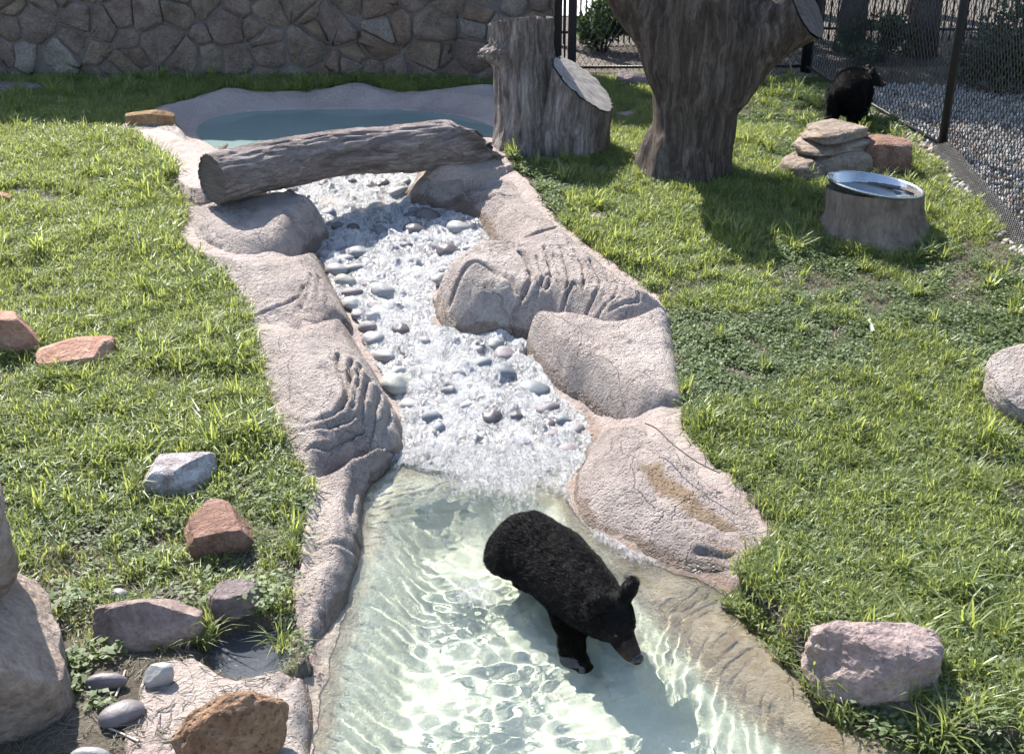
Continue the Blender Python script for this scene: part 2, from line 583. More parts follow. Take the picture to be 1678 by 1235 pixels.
def basin_mat():
    """the same concrete, turning to the pale green pool paint below the water line"""
    n = NT('painted_basin')
    v = n.coord('World')
    big = n.noise(v, 1.6, 6, 0.6, 0.3)
    col = n.ramp(big, [(0.3, (0.365, 0.29, 0.26)), (0.5, (0.47, 0.385, 0.345)), (0.7, (0.55, 0.47, 0.42))])
    fine = n.noise(v, 60, 5, 0.7)
    col = n.mix(0.5, col, n.ramp(fine, [(0.3, 0.6), (0.7, 1.25)]), 'MULTIPLY')
    algae = n.noise(v, 4.0, 6, 0.7, 0.5)
    paint = n.ramp(n.noise(v, 2.4, 6, 0.65, 0.6), [(0.3, (0.62, 0.67, 0.56)), (0.5, (0.71, 0.75, 0.635)), (0.7, (0.78, 0.80, 0.69))])
    paint = n.mix(n.ramp(n.noise(v, 12, 7, 0.75, 0.4), [(0.56, 0.0), (0.72, 0.6)]), paint, (0.54, 0.57, 0.46))
    sep = n.n('SeparateXYZ')
    n.l(n.n('NewGeometry').outputs['Position'], sep.inputs[0])
    dpt = n.math('ADD', sep.outputs[2], n.math('MULTIPLY', n.noise(v, 3, 5, 0.6), 0.10))
    inl = n.n('MapRange')                      # the floor is paler and painted right up to the inlet
    n.l(sep.outputs[1], inl.inputs[0])
    inl.inputs[1].default_value = 4.8; inl.inputs[2].default_value = 5.5
    lef = n.n('MapRange')                      # painted to the shore on the left, a bare shelf on the right
    n.l(sep.outputs[0], lef.inputs[0])
    lef.inputs[1].default_value = 0.75; lef.inputs[2].default_value = 0.25
    dpt = n.math('SUBTRACT', dpt, n.math('MULTIPLY', n.math('MAXIMUM', inl.outputs[0], lef.outputs[0]), 0.10))
    paint = n.mix(n.math('MULTIPLY', inl.outputs[0], 0.8), paint, (0.82, 0.79, 0.64))
    yb = n.n('MapRange')
    n.l(sep.outputs[1], yb.inputs[0])
    yb.inputs[1].default_value = 6.05; yb.inputs[2].default_value = 5.98
    mr = n.n('MapRange')
    n.l(dpt, mr.inputs[0])
    mr.inputs[1].default_value = -0.02; mr.inputs[2].default_value = -0.12
    up = n.n('MapRange')                       # the upper pool is painted as well
    n.l(sep.outputs[1], up.inputs[0])
    up.inputs[1].default_value = 10.0; up.inputs[2].default_value = 10.02
    dz = n.n('MapRange')
    n.l(sep.outputs[2], dz.inputs[0])
    dz.inputs[1].default_value = 0.545; dz.inputs[2].default_value = 0.50
    pf = n.math('MAXIMUM', n.math('MULTIPLY', mr.outputs[0], yb.outputs[0]), n.math('MULTIPLY', up.outputs[0], dz.outputs[0]))
    col = n.mix(pf, col, paint)
    lg = n.n('MapRange')                       # pale tan scum on the shelf under the shallow water
    n.l(sep.outputs[2], lg.inputs[0])
    lg.inputs[1].default_value = 0.012; lg.inputs[2].default_value = -0.015
    scum = n.ramp(algae, [(0.3, (0.66, 0.57, 0.47)), (0.5, (0.58, 0.475, 0.37)), (0.66, (0.47, 0.355, 0.245))])
    col = n.mix(n.math('MULTIPLY', lg.outputs[0], n.math('SUBTRACT', 1.0, pf)), col, scum)
    shore = n.n('MapRange')                    # a dark wet band where the water laps
    n.l(n.math('ADD', sep.outputs[2], n.math('MULTIPLY', n.noise(v, 7, 5, 0.65), -0.06)), shore.inputs[0])
    shore.inputs[1].default_value = 0.020; shore.inputs[2].default_value = -0.006
    dry = n.n('MapRange'); n.l(sep.outputs[2], dry.inputs[0]); dry.inputs[1].default_value = -0.015; dry.inputs[2].default_value = 0.005
    ws = n.math('MULTIPLY', n.math('MULTIPLY', shore.outputs[0], dry.outputs[0]), n.math('SUBTRACT', 1.0, pf))
    col = n.mix(ws, col, n.mix(1.0, col, (0.72, 0.66, 0.60), 'MULTIPLY'))
    h = n.noise(v, 34, 7, 0.7)
    hb = n.math('MULTIPLY', h, n.math('SUBTRACT', 1.0, n.math('MULTIPLY', pf, 0.75)))
    b = n.bump(hb, 1.0, 0.04)
    return n.done(n.principled(col, 0.75, b, spec=0.3))

def soil_mat():
    n = NT('soil')
    v = n.coord('World')
    a = n.noise(v, 2.0, 6, 0.65, 0.5)
    col = n.ramp(a, [(0.3, (0.085, 0.072, 0.055)), (0.5, (0.15, 0.13, 0.10)), (0.7, (0.22, 0.19, 0.15))])
    f = n.noise(v, 70, 5, 0.75)
    col = n.mix(0.7, col, n.ramp(f, [(0.3, 0.4), (0.7, 1.45)]), 'MULTIPLY')
    b = n.bump(n.noise(v, 45, 8, 0.75), 1.0, 0.03)
    return n.done(n.principled(col, 0.95, b, spec=0.15))

def wood_mat(name, dark, mid, pale, axis=(9, 9, 1.2), rough=0.85, bump=0.9, scale=1.0):
    """weathered wood, streaked along the object's own length"""
    n = NT(name)
    v = n.coord('Object', axis)
    wa = n.n('VectorMath', operation='ADD')
    wq = n.n('TexNoise'); n.l(n.coord('Object'), wq.inputs['Vector'])
    wq.inputs['Scale'].default_value = 3.5; wq.inputs['Detail'].default_value = 4
    sc_ = n.n('VectorMath', operation='SCALE'); n.l(wq.outputs[1], sc_.inputs[0]); sc_.inputs[3].default_value = 0.7
    n.l(v, wa.inputs[0]); n.l(sc_.outputs[0], wa.inputs[1])
    v = wa.outputs[0]
    st = n.noise(v, 2.2 * scale, 9, 0.72, 0.9)
    col = n.ramp(st, [(0.30, dark), (0.48, mid), (0.66, pale)])
    v2 = n.coord('Object', (axis[0] * 3, axis[1] * 3, axis[2] * 2))
    fi = n.noise(v2, 4.0 * scale, 6, 0.7, 0.3)
    col = n.mix(0.6, col, n.ramp(fi, [(0.32, 0.45), (0.68, 1.3)]), 'MULTIPLY')
    pa = n.noise(n.coord('Object'), 2.6, 4, 0.6)
    col = n.mix(n.ramp(pa, [(0.52, 0.0), (0.66, 0.6)]), col, n.mix(1.0, col, (0.55, 0.48, 0.44), 'MULTIPLY'))
    h = n.math('ADD', n.math('MULTIPLY', st, 1.0), n.math('MULTIPLY', fi, 0.5))
    return n.done(n.principled(col, rough, n.bump(h, bump, 0.04), spec=0.25))

def leaf_mat(name, c0, c1, trans, gloss=0.35):
    n = NT(name)
    oi = n.n('ObjectInfo')
    rnd = oi.outputs['Random']
    v = n.coord('World')
    pt = n.noise(v, 1.3, 4, 0.6)
    f = n.math('ADD', n.math('MULTIPLY', rnd, 0.55), n.math('MULTIPLY', pt, 0.55), clamp=True)
    col = n.mix(f, c0, c1)
    d = n.n('BsdfDiffuse'); n.l(col, d.inputs[0])
    t = n.n('BsdfTranslucent')
    n.l(n.mix(f, tuple(x * 0.8 for x in trans), tuple(min(1, x * 1.2) for x in trans)), t.inputs[0])
    g = n.n('BsdfGlossy'); g.inputs['Roughness'].default_value = gloss
    g.inputs[0].default_value = (0.9, 0.95, 0.9, 1)
    m1 = n.n('MixShader'); m1.inputs[0].default_value = 0.5
    n.l(d.outputs[0], m1.inputs[1]); n.l(t.outputs[0], m1.inputs[2])
    m2 = n.n('MixShader'); m2.inputs[0].default_value = 0.045
    n.l(m1.outputs[0], m2.inputs[1]); n.l(g.outputs[0], m2.inputs[2])
    return n.done(m2)

def simple_mat(name, col, rough=0.6, metal=0.0, spec=0.5, var=0.15, scale=20):
    n = NT(name)
    v = n.coord('Object')
    f = n.noise(v, scale, 4, 0.6)
    c = n.mix(1.0, col, n.ramp(f, [(0.3, 1 - var), (0.7, 1 + var)]), 'MULTIPLY')
    return n.done(n.principled(c, rough, None, metal, spec))

M_CONC = concrete_mat()
M_BASIN = basin_mat()
M_SOIL = soil_mat()

# ------------------------------------------------------------------ ground, basin and sculpted banks
def build_ground():
    st = 0.025
    xs = np.arange(-7.0, 5.2, st); ys = np.arange(2.2, 13.4, st)
    X, Y = np.meshgrid(xs, ys)
    Z = terrain(X, Y)
    F = grid_faces(len(xs), len(ys))
    s = F_CONC(X, Y).ravel()
    keep = (s[F] < 0.03).any(1)
    # under the concrete the soil sheet is tucked 3 cm lower
    Zf = Z.ravel() - np.where(s > 0.005, 0.03, 0.0)
    V = np.c_[X.ravel(), Y.ravel(), Zf]
    V2, F2, _ = compact(V, F[keep])
    o = mesh_obj('lawn_ground', V2, F2, M_SOIL)
    tag(o, kind='structure')
    st = 0.0125
    xs = np.arange(-3.5, 3.6, st); ys = np.arange(2.6, 12.7, st)
    X, Y = np.meshgrid(xs, ys)
    s = F_CONC(X, Y)
    s = s + 0.02 * noise2(X * 9, Y * 9, 91)
    Z = terrain(X, Y) + 0.012 * fbm2(X, Y, 9, 4, 77) * (np.maximum(s, 0) > 0)
    F = grid_faces(len(xs), len(ys))
    sr = s.ravel()
    keep = (sr[F] > -0.01).all(1)
    V = np.c_[X.ravel(), Y.ravel(), Z.ravel() - 0.05 * (sr < 0.012)]
    V2, F2, _ = compact(V, F[keep])
    o = mesh_obj('pool_basin', V2, F2, M_BASIN)
    tag(o, kind='structure')
    o.cycles.is_caustics_receiver = True
    # the wide ground beyond, gravelly, out to the horizon
    n = NT('yard_gravel')
    v = n.coord('World')
    vo = n.voronoi(v, 26)
    c = n.mix(n.noise(v, 1.2, 4), (0.085, 0.072, 0.062), (0.15, 0.13, 0.112))
    c = n.mix(0.8, c, n.ramp(vo.outputs['Color'], [(0.0, 0.5), (1.0, 1.4)]), 'MULTIPLY')
    m = n.done(n.principled(c, 0.9, n.bump(vo.outputs['Distance'], 0.8, 0.02), spec=0.2))
    zz = 0.585
    inner = [(-7.0, 2.2), (5.15, 2.2), (5.15, 13.35), (-7.0, 13.35)]
    outer = [(-220, -120), (220, -120), (220, 320), (-220, 320)]
    V = [(x, y, (0.03 if y < 5 else zz)) for x, y in inner] + [(x, y, (0.03 if y < 5 else zz)) for x, y in outer]
    F = [(0, 4, 5, 1), (1, 5, 6, 2), (2, 6, 7, 3), (3, 7, 4, 0)]
    o = poly_obj('ground', V, F, m)
    tag(o, kind='structure')
build_ground()

ROCKS_ON_LAWN = []          # (x, y, r) discs kept free of grass

def boulder(name, outline, h, label, round_=0.16, power=0.85, cracks=(), creases=(), zoff=0.0, res=0.011, seed=1, drop=0.14, tilt=(0, 0), noise_amp=0.02,
            ref=lawn_z, mat=None, category='rock', stains=()):
    """a sculpted concrete rock: its plan is the outline seen in the photograph, its top swells from the bank"""
    P = spline([on_ground(x, y, 0.3 * h)[:2] for x, y in outline], 5)
    c = P.mean(0)
    x0, y0 = P.min(0) - 0.03; x1, y1 = P.max(0) + 0.03
    xs = np.arange(x0, x1, res); ys = np.arange(y0, y1, res)
    X, Y = np.meshgrid(xs, ys)
    s = sdf(X, Y, P) + 0.024 * fbm2(X, Y, 3.5, 2, seed + 50) + 0.003 * noise2(X * 14, Y * 14, seed + 60)
    t = np.clip(s / round_, 0, 1)
    prof = np.sin(t * np.pi / 2) ** power
    low = terrain(X, Y) - 0.02
    base = ref(Y) + zoff
    top = base + h + noise_amp * 1.6 * fbm2(X, Y, 2.6, 3, seed) + tilt[0] * (X - c[0]) + tilt[1] * (Y - c[1])
    Z = low + (top - low) * prof
    # weathered skin: shallow scallops, pits, and flaking layers
    Z += 0.012 * fbm2(X, Y, 8, 3, seed + 3) * prof
    pit = np.abs(fbm2(X, Y, 30, 2, seed + 4))
    Z -= 0.009 * smooth(0.22, 0.0, pit) * smooth(-0.2, 0.4, fbm2(X, Y, 3.2, 2, seed + 6)) * prof
    lay = (Z - base) / 0.045 + 1.2 * fbm2(X, Y, 3, 3, seed + 12)
    Z += 0.006 * (smooth(0.25, 0.6, lay - np.floor(lay)) - 0.5) * prof * smooth(-0.1, 0.3, fbm2(X, Y, 1.9, 2, seed + 15))
    Z0 = Z.copy()
    def line(pts):
        out = []
        for x, y in pts:                       # follow the sight line down to the swollen surface itself
            z = base.max() + h
            for _ in range(25):
                p = at(x, y, z)
                i = int(np.clip(round((p[0] - x0) / res), 0, len(xs) - 1)); j = int(np.clip(round((p[1] - y0) / res), 0, len(ys) - 1))
                z = 0.5 * z + 0.5 * float(Z0[j, i])
            out.append(at(x, y, z))
        return spline(out, 6, False)
    wob = 0.014 * fbm2(X, Y, 6, 3, seed + 8) + 0.005 * noise2(X * 26, Y * 26, seed + 9)
    wo2 = 0.014 * fbm2(X, Y, 6, 3, seed + 18) + 0.005 * noise2(X * 26, Y * 26, seed + 19)
    var = np.clip(0.95 + 0.7 * fbm2(X, Y, 10, 3, seed + 28), 0.45, 1.6)
    for pts, w, d in cracks:
        L = line(pts)
        dist = seg_dist(X + wob, Y + wo2, L, False)
        yy = np.interp(X, L[np.argsort(L[:, 0]), 0], L[np.argsort(L[:, 0]), 1])
        Z -= d * 0.85 * var * np.exp(-(dist / (w * 0.85)) ** 2)
        Z += 0.25 * d * var * np.exp(-((dist - 2.4 * w) / (1.5 * w)) ** 2)
    Z = np.where(s <= 0, np.minimum(low, Z) - 0.05, Z)
    F = grid_faces(len(xs), len(ys))
    sr = s.ravel()
    keep = (sr[F] > -0.006).any(1)
    V = np.c_[X.ravel(), Y.ravel(), Z.ravel()]
    V2, F2, used = compact(V, F[keep])
    stain = np.zeros(X.shape)
    for pts, w in stains:
        stain = np.maximum(stain, np.exp(-(seg_dist(X + 2 * wob, Y + 2 * wo2, line(pts), False) / w) ** 2))
    org = np.array((c[0], c[1], ref(c[1]) + zoff - drop))
    o = mesh_obj(name, V2 - org, F2, mat or M_CONC)
    o.location = org
    add_attr(o.data, 'stain', stain.ravel()[used].astype(np.float32))
    tag(o, label, category, 'sculpted rocks along the stream')
    return o

boulder('rock_slab', [(305, 350), (335, 335), (372, 322), (430, 330), (480, 340), (522, 362), (545, 392), (528, 407), (470, 412), (400, 412),
        (350, 404), (318, 384)], 0.09, 'smooth rounded concrete slab under the left end of the log', 0.20, zoff=0.02, seed=3,
        cracks=[([(330, 372), (338, 392), (365, 405)], 0.012, 0.03)])
boulder('rock_ledge', [(300, 392), (345, 408), (430, 413), (515, 420), (545, 452), (558, 485), (580, 525), (565, 545), (510, 542), (460, 537), (410, 524),
        (378, 482), (345, 445), (308, 420)], 0.10, 'long concrete ledge with a scooped notch on the left stream bank', 0.30, zoff=-0.03, seed=5,
        cracks=[([(410, 520), (450, 505), (490, 490), (500, 470)], 0.012, 0.025), ([(510, 450), (505, 480), (495, 505)], 0.010, 0.02), ([(525, 455), (522, 495)], 0.009, 0.018),
                ([(505, 532), (525, 538), (560, 530)], 0.03, 0.05)], tilt=(-0.16, 0.0))
boulder('rock_mound', [(408, 535), (470, 530), (560, 540), (592, 568), (612, 600), (642, 650), (660, 700), (655, 738), (600, 755), (540, 765), (498, 770),
        (478, 738), (455, 690), (440, 640), (420, 590)], 0.17, 'wrinkled dark-sided concrete mound bulging over the left stream edge', 0.32, zoff=-0.05, seed=8, res=0.01,
        cracks=[([(442, 650), (455, 675), (490, 690), (530, 682), (562, 662), (566, 640), (556, 605), (553, 580)], 0.011, 0.032),
                ([(450, 700), (485, 707), (530, 697), (578, 680)], 0.010, 0.028), ([(574, 588), (572, 620), (566, 655)], 0.012, 0.035),
                ([(604, 618), (594, 650), (588, 690)], 0.012, 0.035), ([(622, 640), (612, 680), (600, 720)], 0.012, 0.035), ([(640, 665), (632, 700), (622, 728)], 0.012, 0.03),
                ([(590, 600), (584, 630), (576, 668)], 0.009, 0.025), ([(560, 720), (590, 700), (604, 670)], 0.012, 0.03), ([(500, 740), (550, 728), (588, 702)], 0.010, 0.026)])
boulder('rock_shelf', [(500, 778), (555, 766), (605, 758), (650, 745), (628, 775), (603, 800), (594, 850), (592, 905), (578, 950), (565, 1000), (535, 1040), (500, 1056),
        (480, 1005), (490, 940), (505, 880), (502, 820)], 0.085, 'low wet concrete shelf at the left edge of the near pool', 0.14, zoff=-0.075, seed=11, noise_amp=0.05,
        cracks=[([(590, 790), (570, 840), (585, 890)], 0.015, 0.03), ([(510, 900), (540, 890), (580, 900)], 0.013, 0.025)])
boulder('rock_bank', [(655, 335), (668, 300), (700, 278), (780, 268), (832, 282), (872, 322), (922, 370), (870, 392), (808, 402), (790, 372), (752, 348), (700, 345)], 0.08,
        'sloping concrete bank half in log shadow right of the upper stream', 0.42, zoff=-0.04, seed=14, tilt=(0.10, 0.0),
        cracks=[([(755, 318), (775, 327), (800, 326), (838, 322)], 0.010, 0.035), ([(862, 390), (890, 382), (924, 374)], 0.010, 0.04)])
boulder('rock_dome', [(716, 512), (714, 482), (742, 450), (782, 420), (832, 396), (922, 376), (962, 403), (1012, 440), (1086, 488), (1090, 506), (1010, 520), (930, 536), (850, 548),
        (782, 545), (738, 532)], 0.16, 'big domed concrete boulder with curved parallel grooves right of the stream', 0.23, zoff=-0.03, seed=17, res=0.0095, noise_amp=0.03, tilt=(0.06, 0.03),
        cracks=[([(722, 478), (738, 494), (780, 500), (830, 492), (858, 474), (870, 450), (866, 428), (852, 412)], 0.017, 0.05),
                ([(760, 514), (820, 512), (872, 498), (896, 470), (904, 438), (890, 404)], 0.012, 0.034), ([(850, 526), (900, 506), (926, 474), (932, 440), (918, 402)], 0.011, 0.03),
                ([(900, 520), (938, 498), (956, 470), (956, 440), (940, 408)], 0.010, 0.028), ([(940, 512), (975, 488), (984, 462), (966, 424)], 0.010, 0.024),
                ([(970, 508), (1008, 486), (1014, 466), (990, 440)], 0.009, 0.02), ([(880, 482), (888, 452), (880, 420)], 0.008, 0.018), ([(912, 486), (918, 452), (906, 416)], 0.007, 0.016),
                ([(1000, 506), (1040, 490), (1046, 478)], 0.008, 0.018)])
boulder('rock_shoulder', [(862, 562), (900, 548), (935, 538), (1010, 524), (1090, 510), (1106, 560), (1116, 620), (1118, 656), (1062, 668), (1010, 684), (962, 664), (945, 648), (905, 622), (872, 592)], 0.085,
        'plain tilted concrete shoulder overhanging a dark gap beside the right lawn', 0.11, zoff=-0.02, seed=21, tilt=(0.10, 0.02), drop=0.2)
boulder('rock_apron', [(936, 802), (944, 762), (960, 722), (1002, 697), (1120, 692), (1152, 740), (1192, 780), (1242, 820), (1270, 868), (1256, 900), (1212, 917), (1150, 930), (1108, 925),
        (1060, 900), (990, 872), (950, 842)], 0.09, 'pitted concrete boulder with a brown wet streak right of the pool inlet', 0.45, zoff=-0.06, seed=25, tilt=(0.05, 0.0), noise_amp=0.03,
        cracks=[([(1050, 735), (1100, 755), (1128, 768), (1186, 772)], 0.008, 0.02), ([(1128, 768), (1150, 790), (1176, 815)], 0.007, 0.018), ([(1180, 812), (1215, 812), (1240, 808)], 0.009, 0.022),
                ([(1052, 740), (1075, 790), (1110, 840), (1160, 870), (1205, 890)], 0.05, 0.02), ([(1145, 905), (1205, 915), (1222, 890)], 0.014, 0.03)],
        stains=[([(1070, 765), (1100, 800), (1140, 840), (1180, 868), (1208, 895)], 0.075)])
boulder('rim_rock', [(188, 222), (206, 202), (290, 197), (318, 236), (352, 246), (400, 252), (345, 268), (333, 300), (318, 330), (300, 338), (288, 305), (266, 270), (230, 240)], 0.07,
        'knobbly sunlit concrete rim left of the upper pool', 0.12, zoff=0.0, seed=29, cracks=[([(283, 262), (292, 280), (306, 298), (330, 288)], 0.014, 0.04), ([(322, 248), (345, 250), (358, 240)], 0.02, 0.03)])
boulder('rock_pad', [(200, 1290), (206, 1185), (226, 1135), (262, 1092), (322, 1082), (350, 1098), (396, 1116), (442, 1112), (488, 1098), (508, 1120), (522, 1165), (510, 1230), (505, 1300)], 0.05,
        'pale concrete pad carrying the brown boulder at the bottom left', 0.10, zoff=-0.035, seed=33, noise_amp=0.03)

# ------------------------------------------------------------------ water
def wave_field(X, Y):
    rng = np.random.default_rng(5)
    wx = X + 0.10 * fbm2(X, Y, 1.7, 2, 41); wy = Y + 0.10 * fbm2(X, Y, 1.7, 2, 43)
    Z = np.zeros_like(X)
    for k in range(20):
        a = rng.normal(-1.15, 0.75)
        lam = rng.uniform(0.10, 0.42)
        Z += 0.0021 * (lam / 0.15) * np.sin((wx * math.cos(a) + wy * math.sin(a)) * 6.283 / lam + rng.uniform(0, 6.3))
    Z *= 0.14 + 0.13 * fbm2(X, Y, 1.3, 2, 47)
    for k in range(16):                                     # fine ripples riding on the swell
        a = rng.normal(-0.9, 1.1)
        lam = rng.uniform(0.055, 0.11)
        Z += 0.00052 * (lam / 0.08) * np.sin((wx * math.cos(a) + wy * math.sin(a) + 0.02 * np.sin(9 * X - 7 * Y)) * 6.283 / lam + rng.uniform(0, 6.3)) * (0.6 + 0.7 * fbm2(X, Y, 1.1, 2, 48))
    turb = smooth(4.9, 6.0, Y)                              # the inlet churns
    Z += turb * (0.0035 * fbm2(X, Y, 7, 2, 51) + 0.0012 * noise2(X * 17, Y * 13, 53))
    lap = np.exp(-(((X - 0.95) / 0.5) ** 2 + ((Y - 4.75) / 0.5) ** 2))    # splashing beside the bear
    Z += lap * (0.0025 * fbm2(X, Y, 12, 2, 55))
    return Z

n = NT('pool_water')
g = n.n('BsdfGlass')
g.inputs['IOR'].default_value = 1.33
g.inputs['Roughness'].default_value = 0.0
g.inputs['Color'].default_value = (0.985, 1.0, 0.955, 1)
M_WATER = n.done(g)

def water_sheet(name, poly, x0, x1, y0, y1, st, zf, margin, mat):
    xs = np.arange(x0, x1, st); ys = np.arange(y0, y1, st)
    X, Y = np.meshgrid(xs, ys)
    s = poly(X, Y).ravel()
    F = grid_faces(len(xs), len(ys))
    keep = (s[F] > -margin).all(1)
    V = np.c_[X.ravel(), Y.ravel(), zf(X, Y).ravel()]
    V, F, _ = compact(V, F[keep])
    return mesh_obj(name, V, F, mat)

w = water_sheet('pool_water', F_POOL, -1.6, 3.6, 2.9, 6.2, 0.012, wave_field, 0.07, M_WATER)
tag(w, kind='structure')
w.cycles.is_caustics_caster = True

n = NT('still_water')
v = n.coord('World')
b = n.bump(n.noise(v, 5, 3, 0.5), 0.06, 0.05)
p = n.principled((0.185, 0.25, 0.235), 0.08, b, spec=0.5, ior=1.33)
M_STILL = n.done(p)
w = water_sheet('upper_pool_water', F_UPOOL, -4, 1, 9.8, 12.6, 0.04, lambda X, Y: UP_WATER + 0 * X, 0.06, M_STILL)
tag(w, kind='structure')

def stream_mat(fade=False):
    n = NT('froth' if fade else 'white_water')
    v = n.coord('World', (1.5, 0.62, 1.0))
    fr = n.noise(v, 24, 7, 0.72, 1.6)
    big = n.noise(v, 4.5, 4, 0.6, 0.6)
    m = n.math('ADD', n.math('MULTIPLY', fr, 0.72), n.math('MULTIPLY', big, 0.40))
    foam = n.ramp(m, [(0.44, 0.06), (0.51, 0.45), (0.60, 0.95)])
    if fade:
        at_ = n.n('Attribute'); at_.attribute_name = 'foam'
        foam = n.math('MULTIPLY', n.ramp(n.math('ADD', fr, n.math('MULTIPLY', at_.outputs['Fac'], 0.38)), [(0.66, 0.0), (1.0, 0.95)]), n.math('MINIMUM', n.math('MULTIPLY', at_.outputs['Fac'], 2.5), 1.0))
    hb = n.math('ADD', n.noise(v, 75, 6, 0.75, 1.0), n.math('MULTIPLY', fr, 1.2))
    bp = n.bump(hb, 1.0, 0.03)
    wp = n.principled(n.ramp(n.noise(v, 60, 6, 0.8, 1.2), [(0.32, (0.44, 0.43, 0.435)), (0.46, (0.72, 0.715, 0.715)), (0.60, (0.91, 0.91, 0.90))]), 0.28, bp, spec=0.6)
    tr = n.n('BsdfTransparent'); tr.inputs[0].default_value = (0.90, 0.92, 0.92, 1)
    gl = n.n('BsdfGlossy'); gl.inputs['Roughness'].default_value = 0.16; n.l(bp, gl.inputs['Normal'])
    mx = n.n('MixShader'); mx.inputs[0].default_value = 0.05 if fade else 0.24
    n.l(tr.outputs[0], mx.inputs[1]); n.l(gl.outputs[0], mx.inputs[2])
    m2 = n.n('MixShader')
    n.l(foam, m2.inputs[0]); n.l(mx.outputs[0], m2.inputs[1]); n.l(wp.outputs[0], m2.inputs[2])
    return n.done(m2)
M_STREAM = stream_mat()
M_FROTH = stream_mat(True)

DROWNED = []
rs = np.random.default_rng(12)
xs_ = rs.uniform(-2.5, 0.7, 5000); ys_ = rs.uniform(5.95, 9.9, 5000)
for x, y, s in zip(xs_, ys_, F_STREAM(xs_, ys_)):
    if s < 0.05 or len(DROWNED) >= 135: continue
    r = rs.uniform(0.042, 0.078)
    if any((x - a) ** 2 + (y - b) ** 2 < (0.92 * (r + c)) ** 2 for a, b, c in DROWNED): continue
    DROWNED.append((x, y, r))
def stream_z(X, Y):
    drape = 0 * X
    for x, y, r in DROWNED:                                 # water heaps up on the upstream side of each stone
        m_ = (np.abs(X - x) < 2.4 * r) & (np.abs(Y - y) < 2.6 * r)
        if m_.any():
            drape[m_] = np.maximum(drape[m_], 0.72 * r * np.exp(-((X[m_] - x) / (1.05 * r)) ** 2 - ((Y[m_] - y - 0.55 * r) / (0.85 * r)) ** 2))
    z = bed_z(Y) + 0.006 + drape + 0.018 * fbm2(X, Y, 7, 3, 61) + 0.020 * np.abs(fbm2(X, Y * 0.8, 15, 3, 63)) + 0.010 * fbm2(X, Y, 45, 2, 65)
    z = z + 0.012 * np.sin(Y * 17 + 2.0 * noise2(X * 3, Y * 2, 67))
    return np.where(Y < 6.25, np.maximum(z, 0.004 + 0.022 * fbm2(X, Y, 9, 4, 69, 0.65)), z)
w = water_sheet('stream_water', F_STREAM, -2.6, 1.0, 5.55, 10.4, 0.011, stream_z, 0.02, M_STREAM)
tag(w, kind='structure')

# froth where the stream plunges into the pool: patches of bubbles lying on the water
def froth():
    st = 0.011
    xs = np.arange(-0.95, 1.75, st); ys = np.arange(4.2, 6.1, st)
    X, Y = np.meshgrid(xs, ys)
    s = F_POOL(X, Y)
    d = np.hypot((X + 0.05) / 1.25, (Y - 6.05) / 1.15)
    f = 1.35 * np.exp(-(d / 0.52) ** 2)
    f = f + 0.55 * np.exp(-(((X - 0.72) / 0.30) ** 2 + ((Y - 4.98) / 0.22) ** 2))     # splashing against the pitted boulder
    f = f + 0.50 * np.exp(-(((X + 0.16) / 0.16) ** 2 + ((Y - 4.62) / 0.13) ** 2))     # bubbles behind the bear
    f = f + 0.45 * np.exp(-((s - 0.02) / 0.05) ** 2) * smooth(4.2, 5.2, Y)             # along the shore
    f = np.clip(f + 0.55 * fbm2(X * 1.2, Y * 0.8, 4, 4, 71) * smooth(0.0, 0.25, f), 0, 1)
    Z = wave_field(X, Y) + 0.005 + 0.016 * f * (0.5 + np.abs(fbm2(X, Y, 28, 3, 73)))
    F = grid_faces(len(xs), len(ys))
    ok = ((f > 0.02) & (s > 0.0)).ravel()
    V = np.c_[X.ravel(), Y.ravel(), Z.ravel()]
    V, F, u = compact(V, F[ok[F].all(1)])
    o = mesh_obj('froth', V, F, M_FROTH)
    add_attr(o.data, 'foam', f.ravel()[u].astype(np.float32))
    tag(o, 'white froth where the stream runs into the near pool', 'froth', kind='stuff')
froth()

# ------------------------------------------------------------------ cobbles in the stream
def smooth_noise_mesh(name, sub, seed, amp, freq, flat=(1, 1, 1)):
    bm = bmesh.new()
    bmesh.ops.create_icosphere(bm, subdivisions=sub, radius=1.0)
    me = bpy.data.meshes.new(name)
    bm.to_mesh(me); bm.free()
    V = verts_of(me)
    d = 1 + amp * fbm3(V[:, 0] + seed * 3.1, V[:, 1], V[:, 2], freq, 2, seed)
    V = V * d[:, None] * np.array(flat)
    set_verts(me, V)
    me.polygons.foreach_set('use_smooth', np.ones(len(me.polygons), bool))
    return me

def cobble_mat(name, c, rough):
    n = NT(name)
    v = n.coord('Object')
    oi = n.n('ObjectInfo').outputs['Random']
    b = n.noise(v, 1.4, 4, 0.6, 0.5)
    col = n.mix(b, tuple(x * 0.75 for x in c), tuple(min(1, x * 1.25) for x in c))
    col = n.mix(0.5, col, n.ramp(n.noise(v, 14, 5, 0.7), [(0.3, 0.7), (0.7, 1.25)]), 'MULTIPLY')
    col = n.mix(1.0, col, n.ramp(oi, [(0.0, 0.72), (1.0, 1.2)]), 'MULTIPLY')
    return n.done(n.principled(col, rough, n.bump(n.noise(v, 9, 6, 0.7), 0.25, 0.05), spec=0.45))
COB_M = {'grey': cobble_mat('cobble_grey', (0.24, 0.235, 0.235), 0.5), 'blue': cobble_mat('cobble_blue', (0.165, 0.18, 0.192), 0.45),
         'purple': cobble_mat('cobble_purple', (0.205, 0.18, 0.185), 0.5), 'pale': cobble_mat('cobble_pale', (0.36, 0.355, 0.335), 0.55),
         'wet': cobble_mat('cobble_wet', (0.115, 0.10, 0.10), 0.18), 'green': cobble_mat('cobble_green', (0.31, 0.31, 0.27), 0.5)}
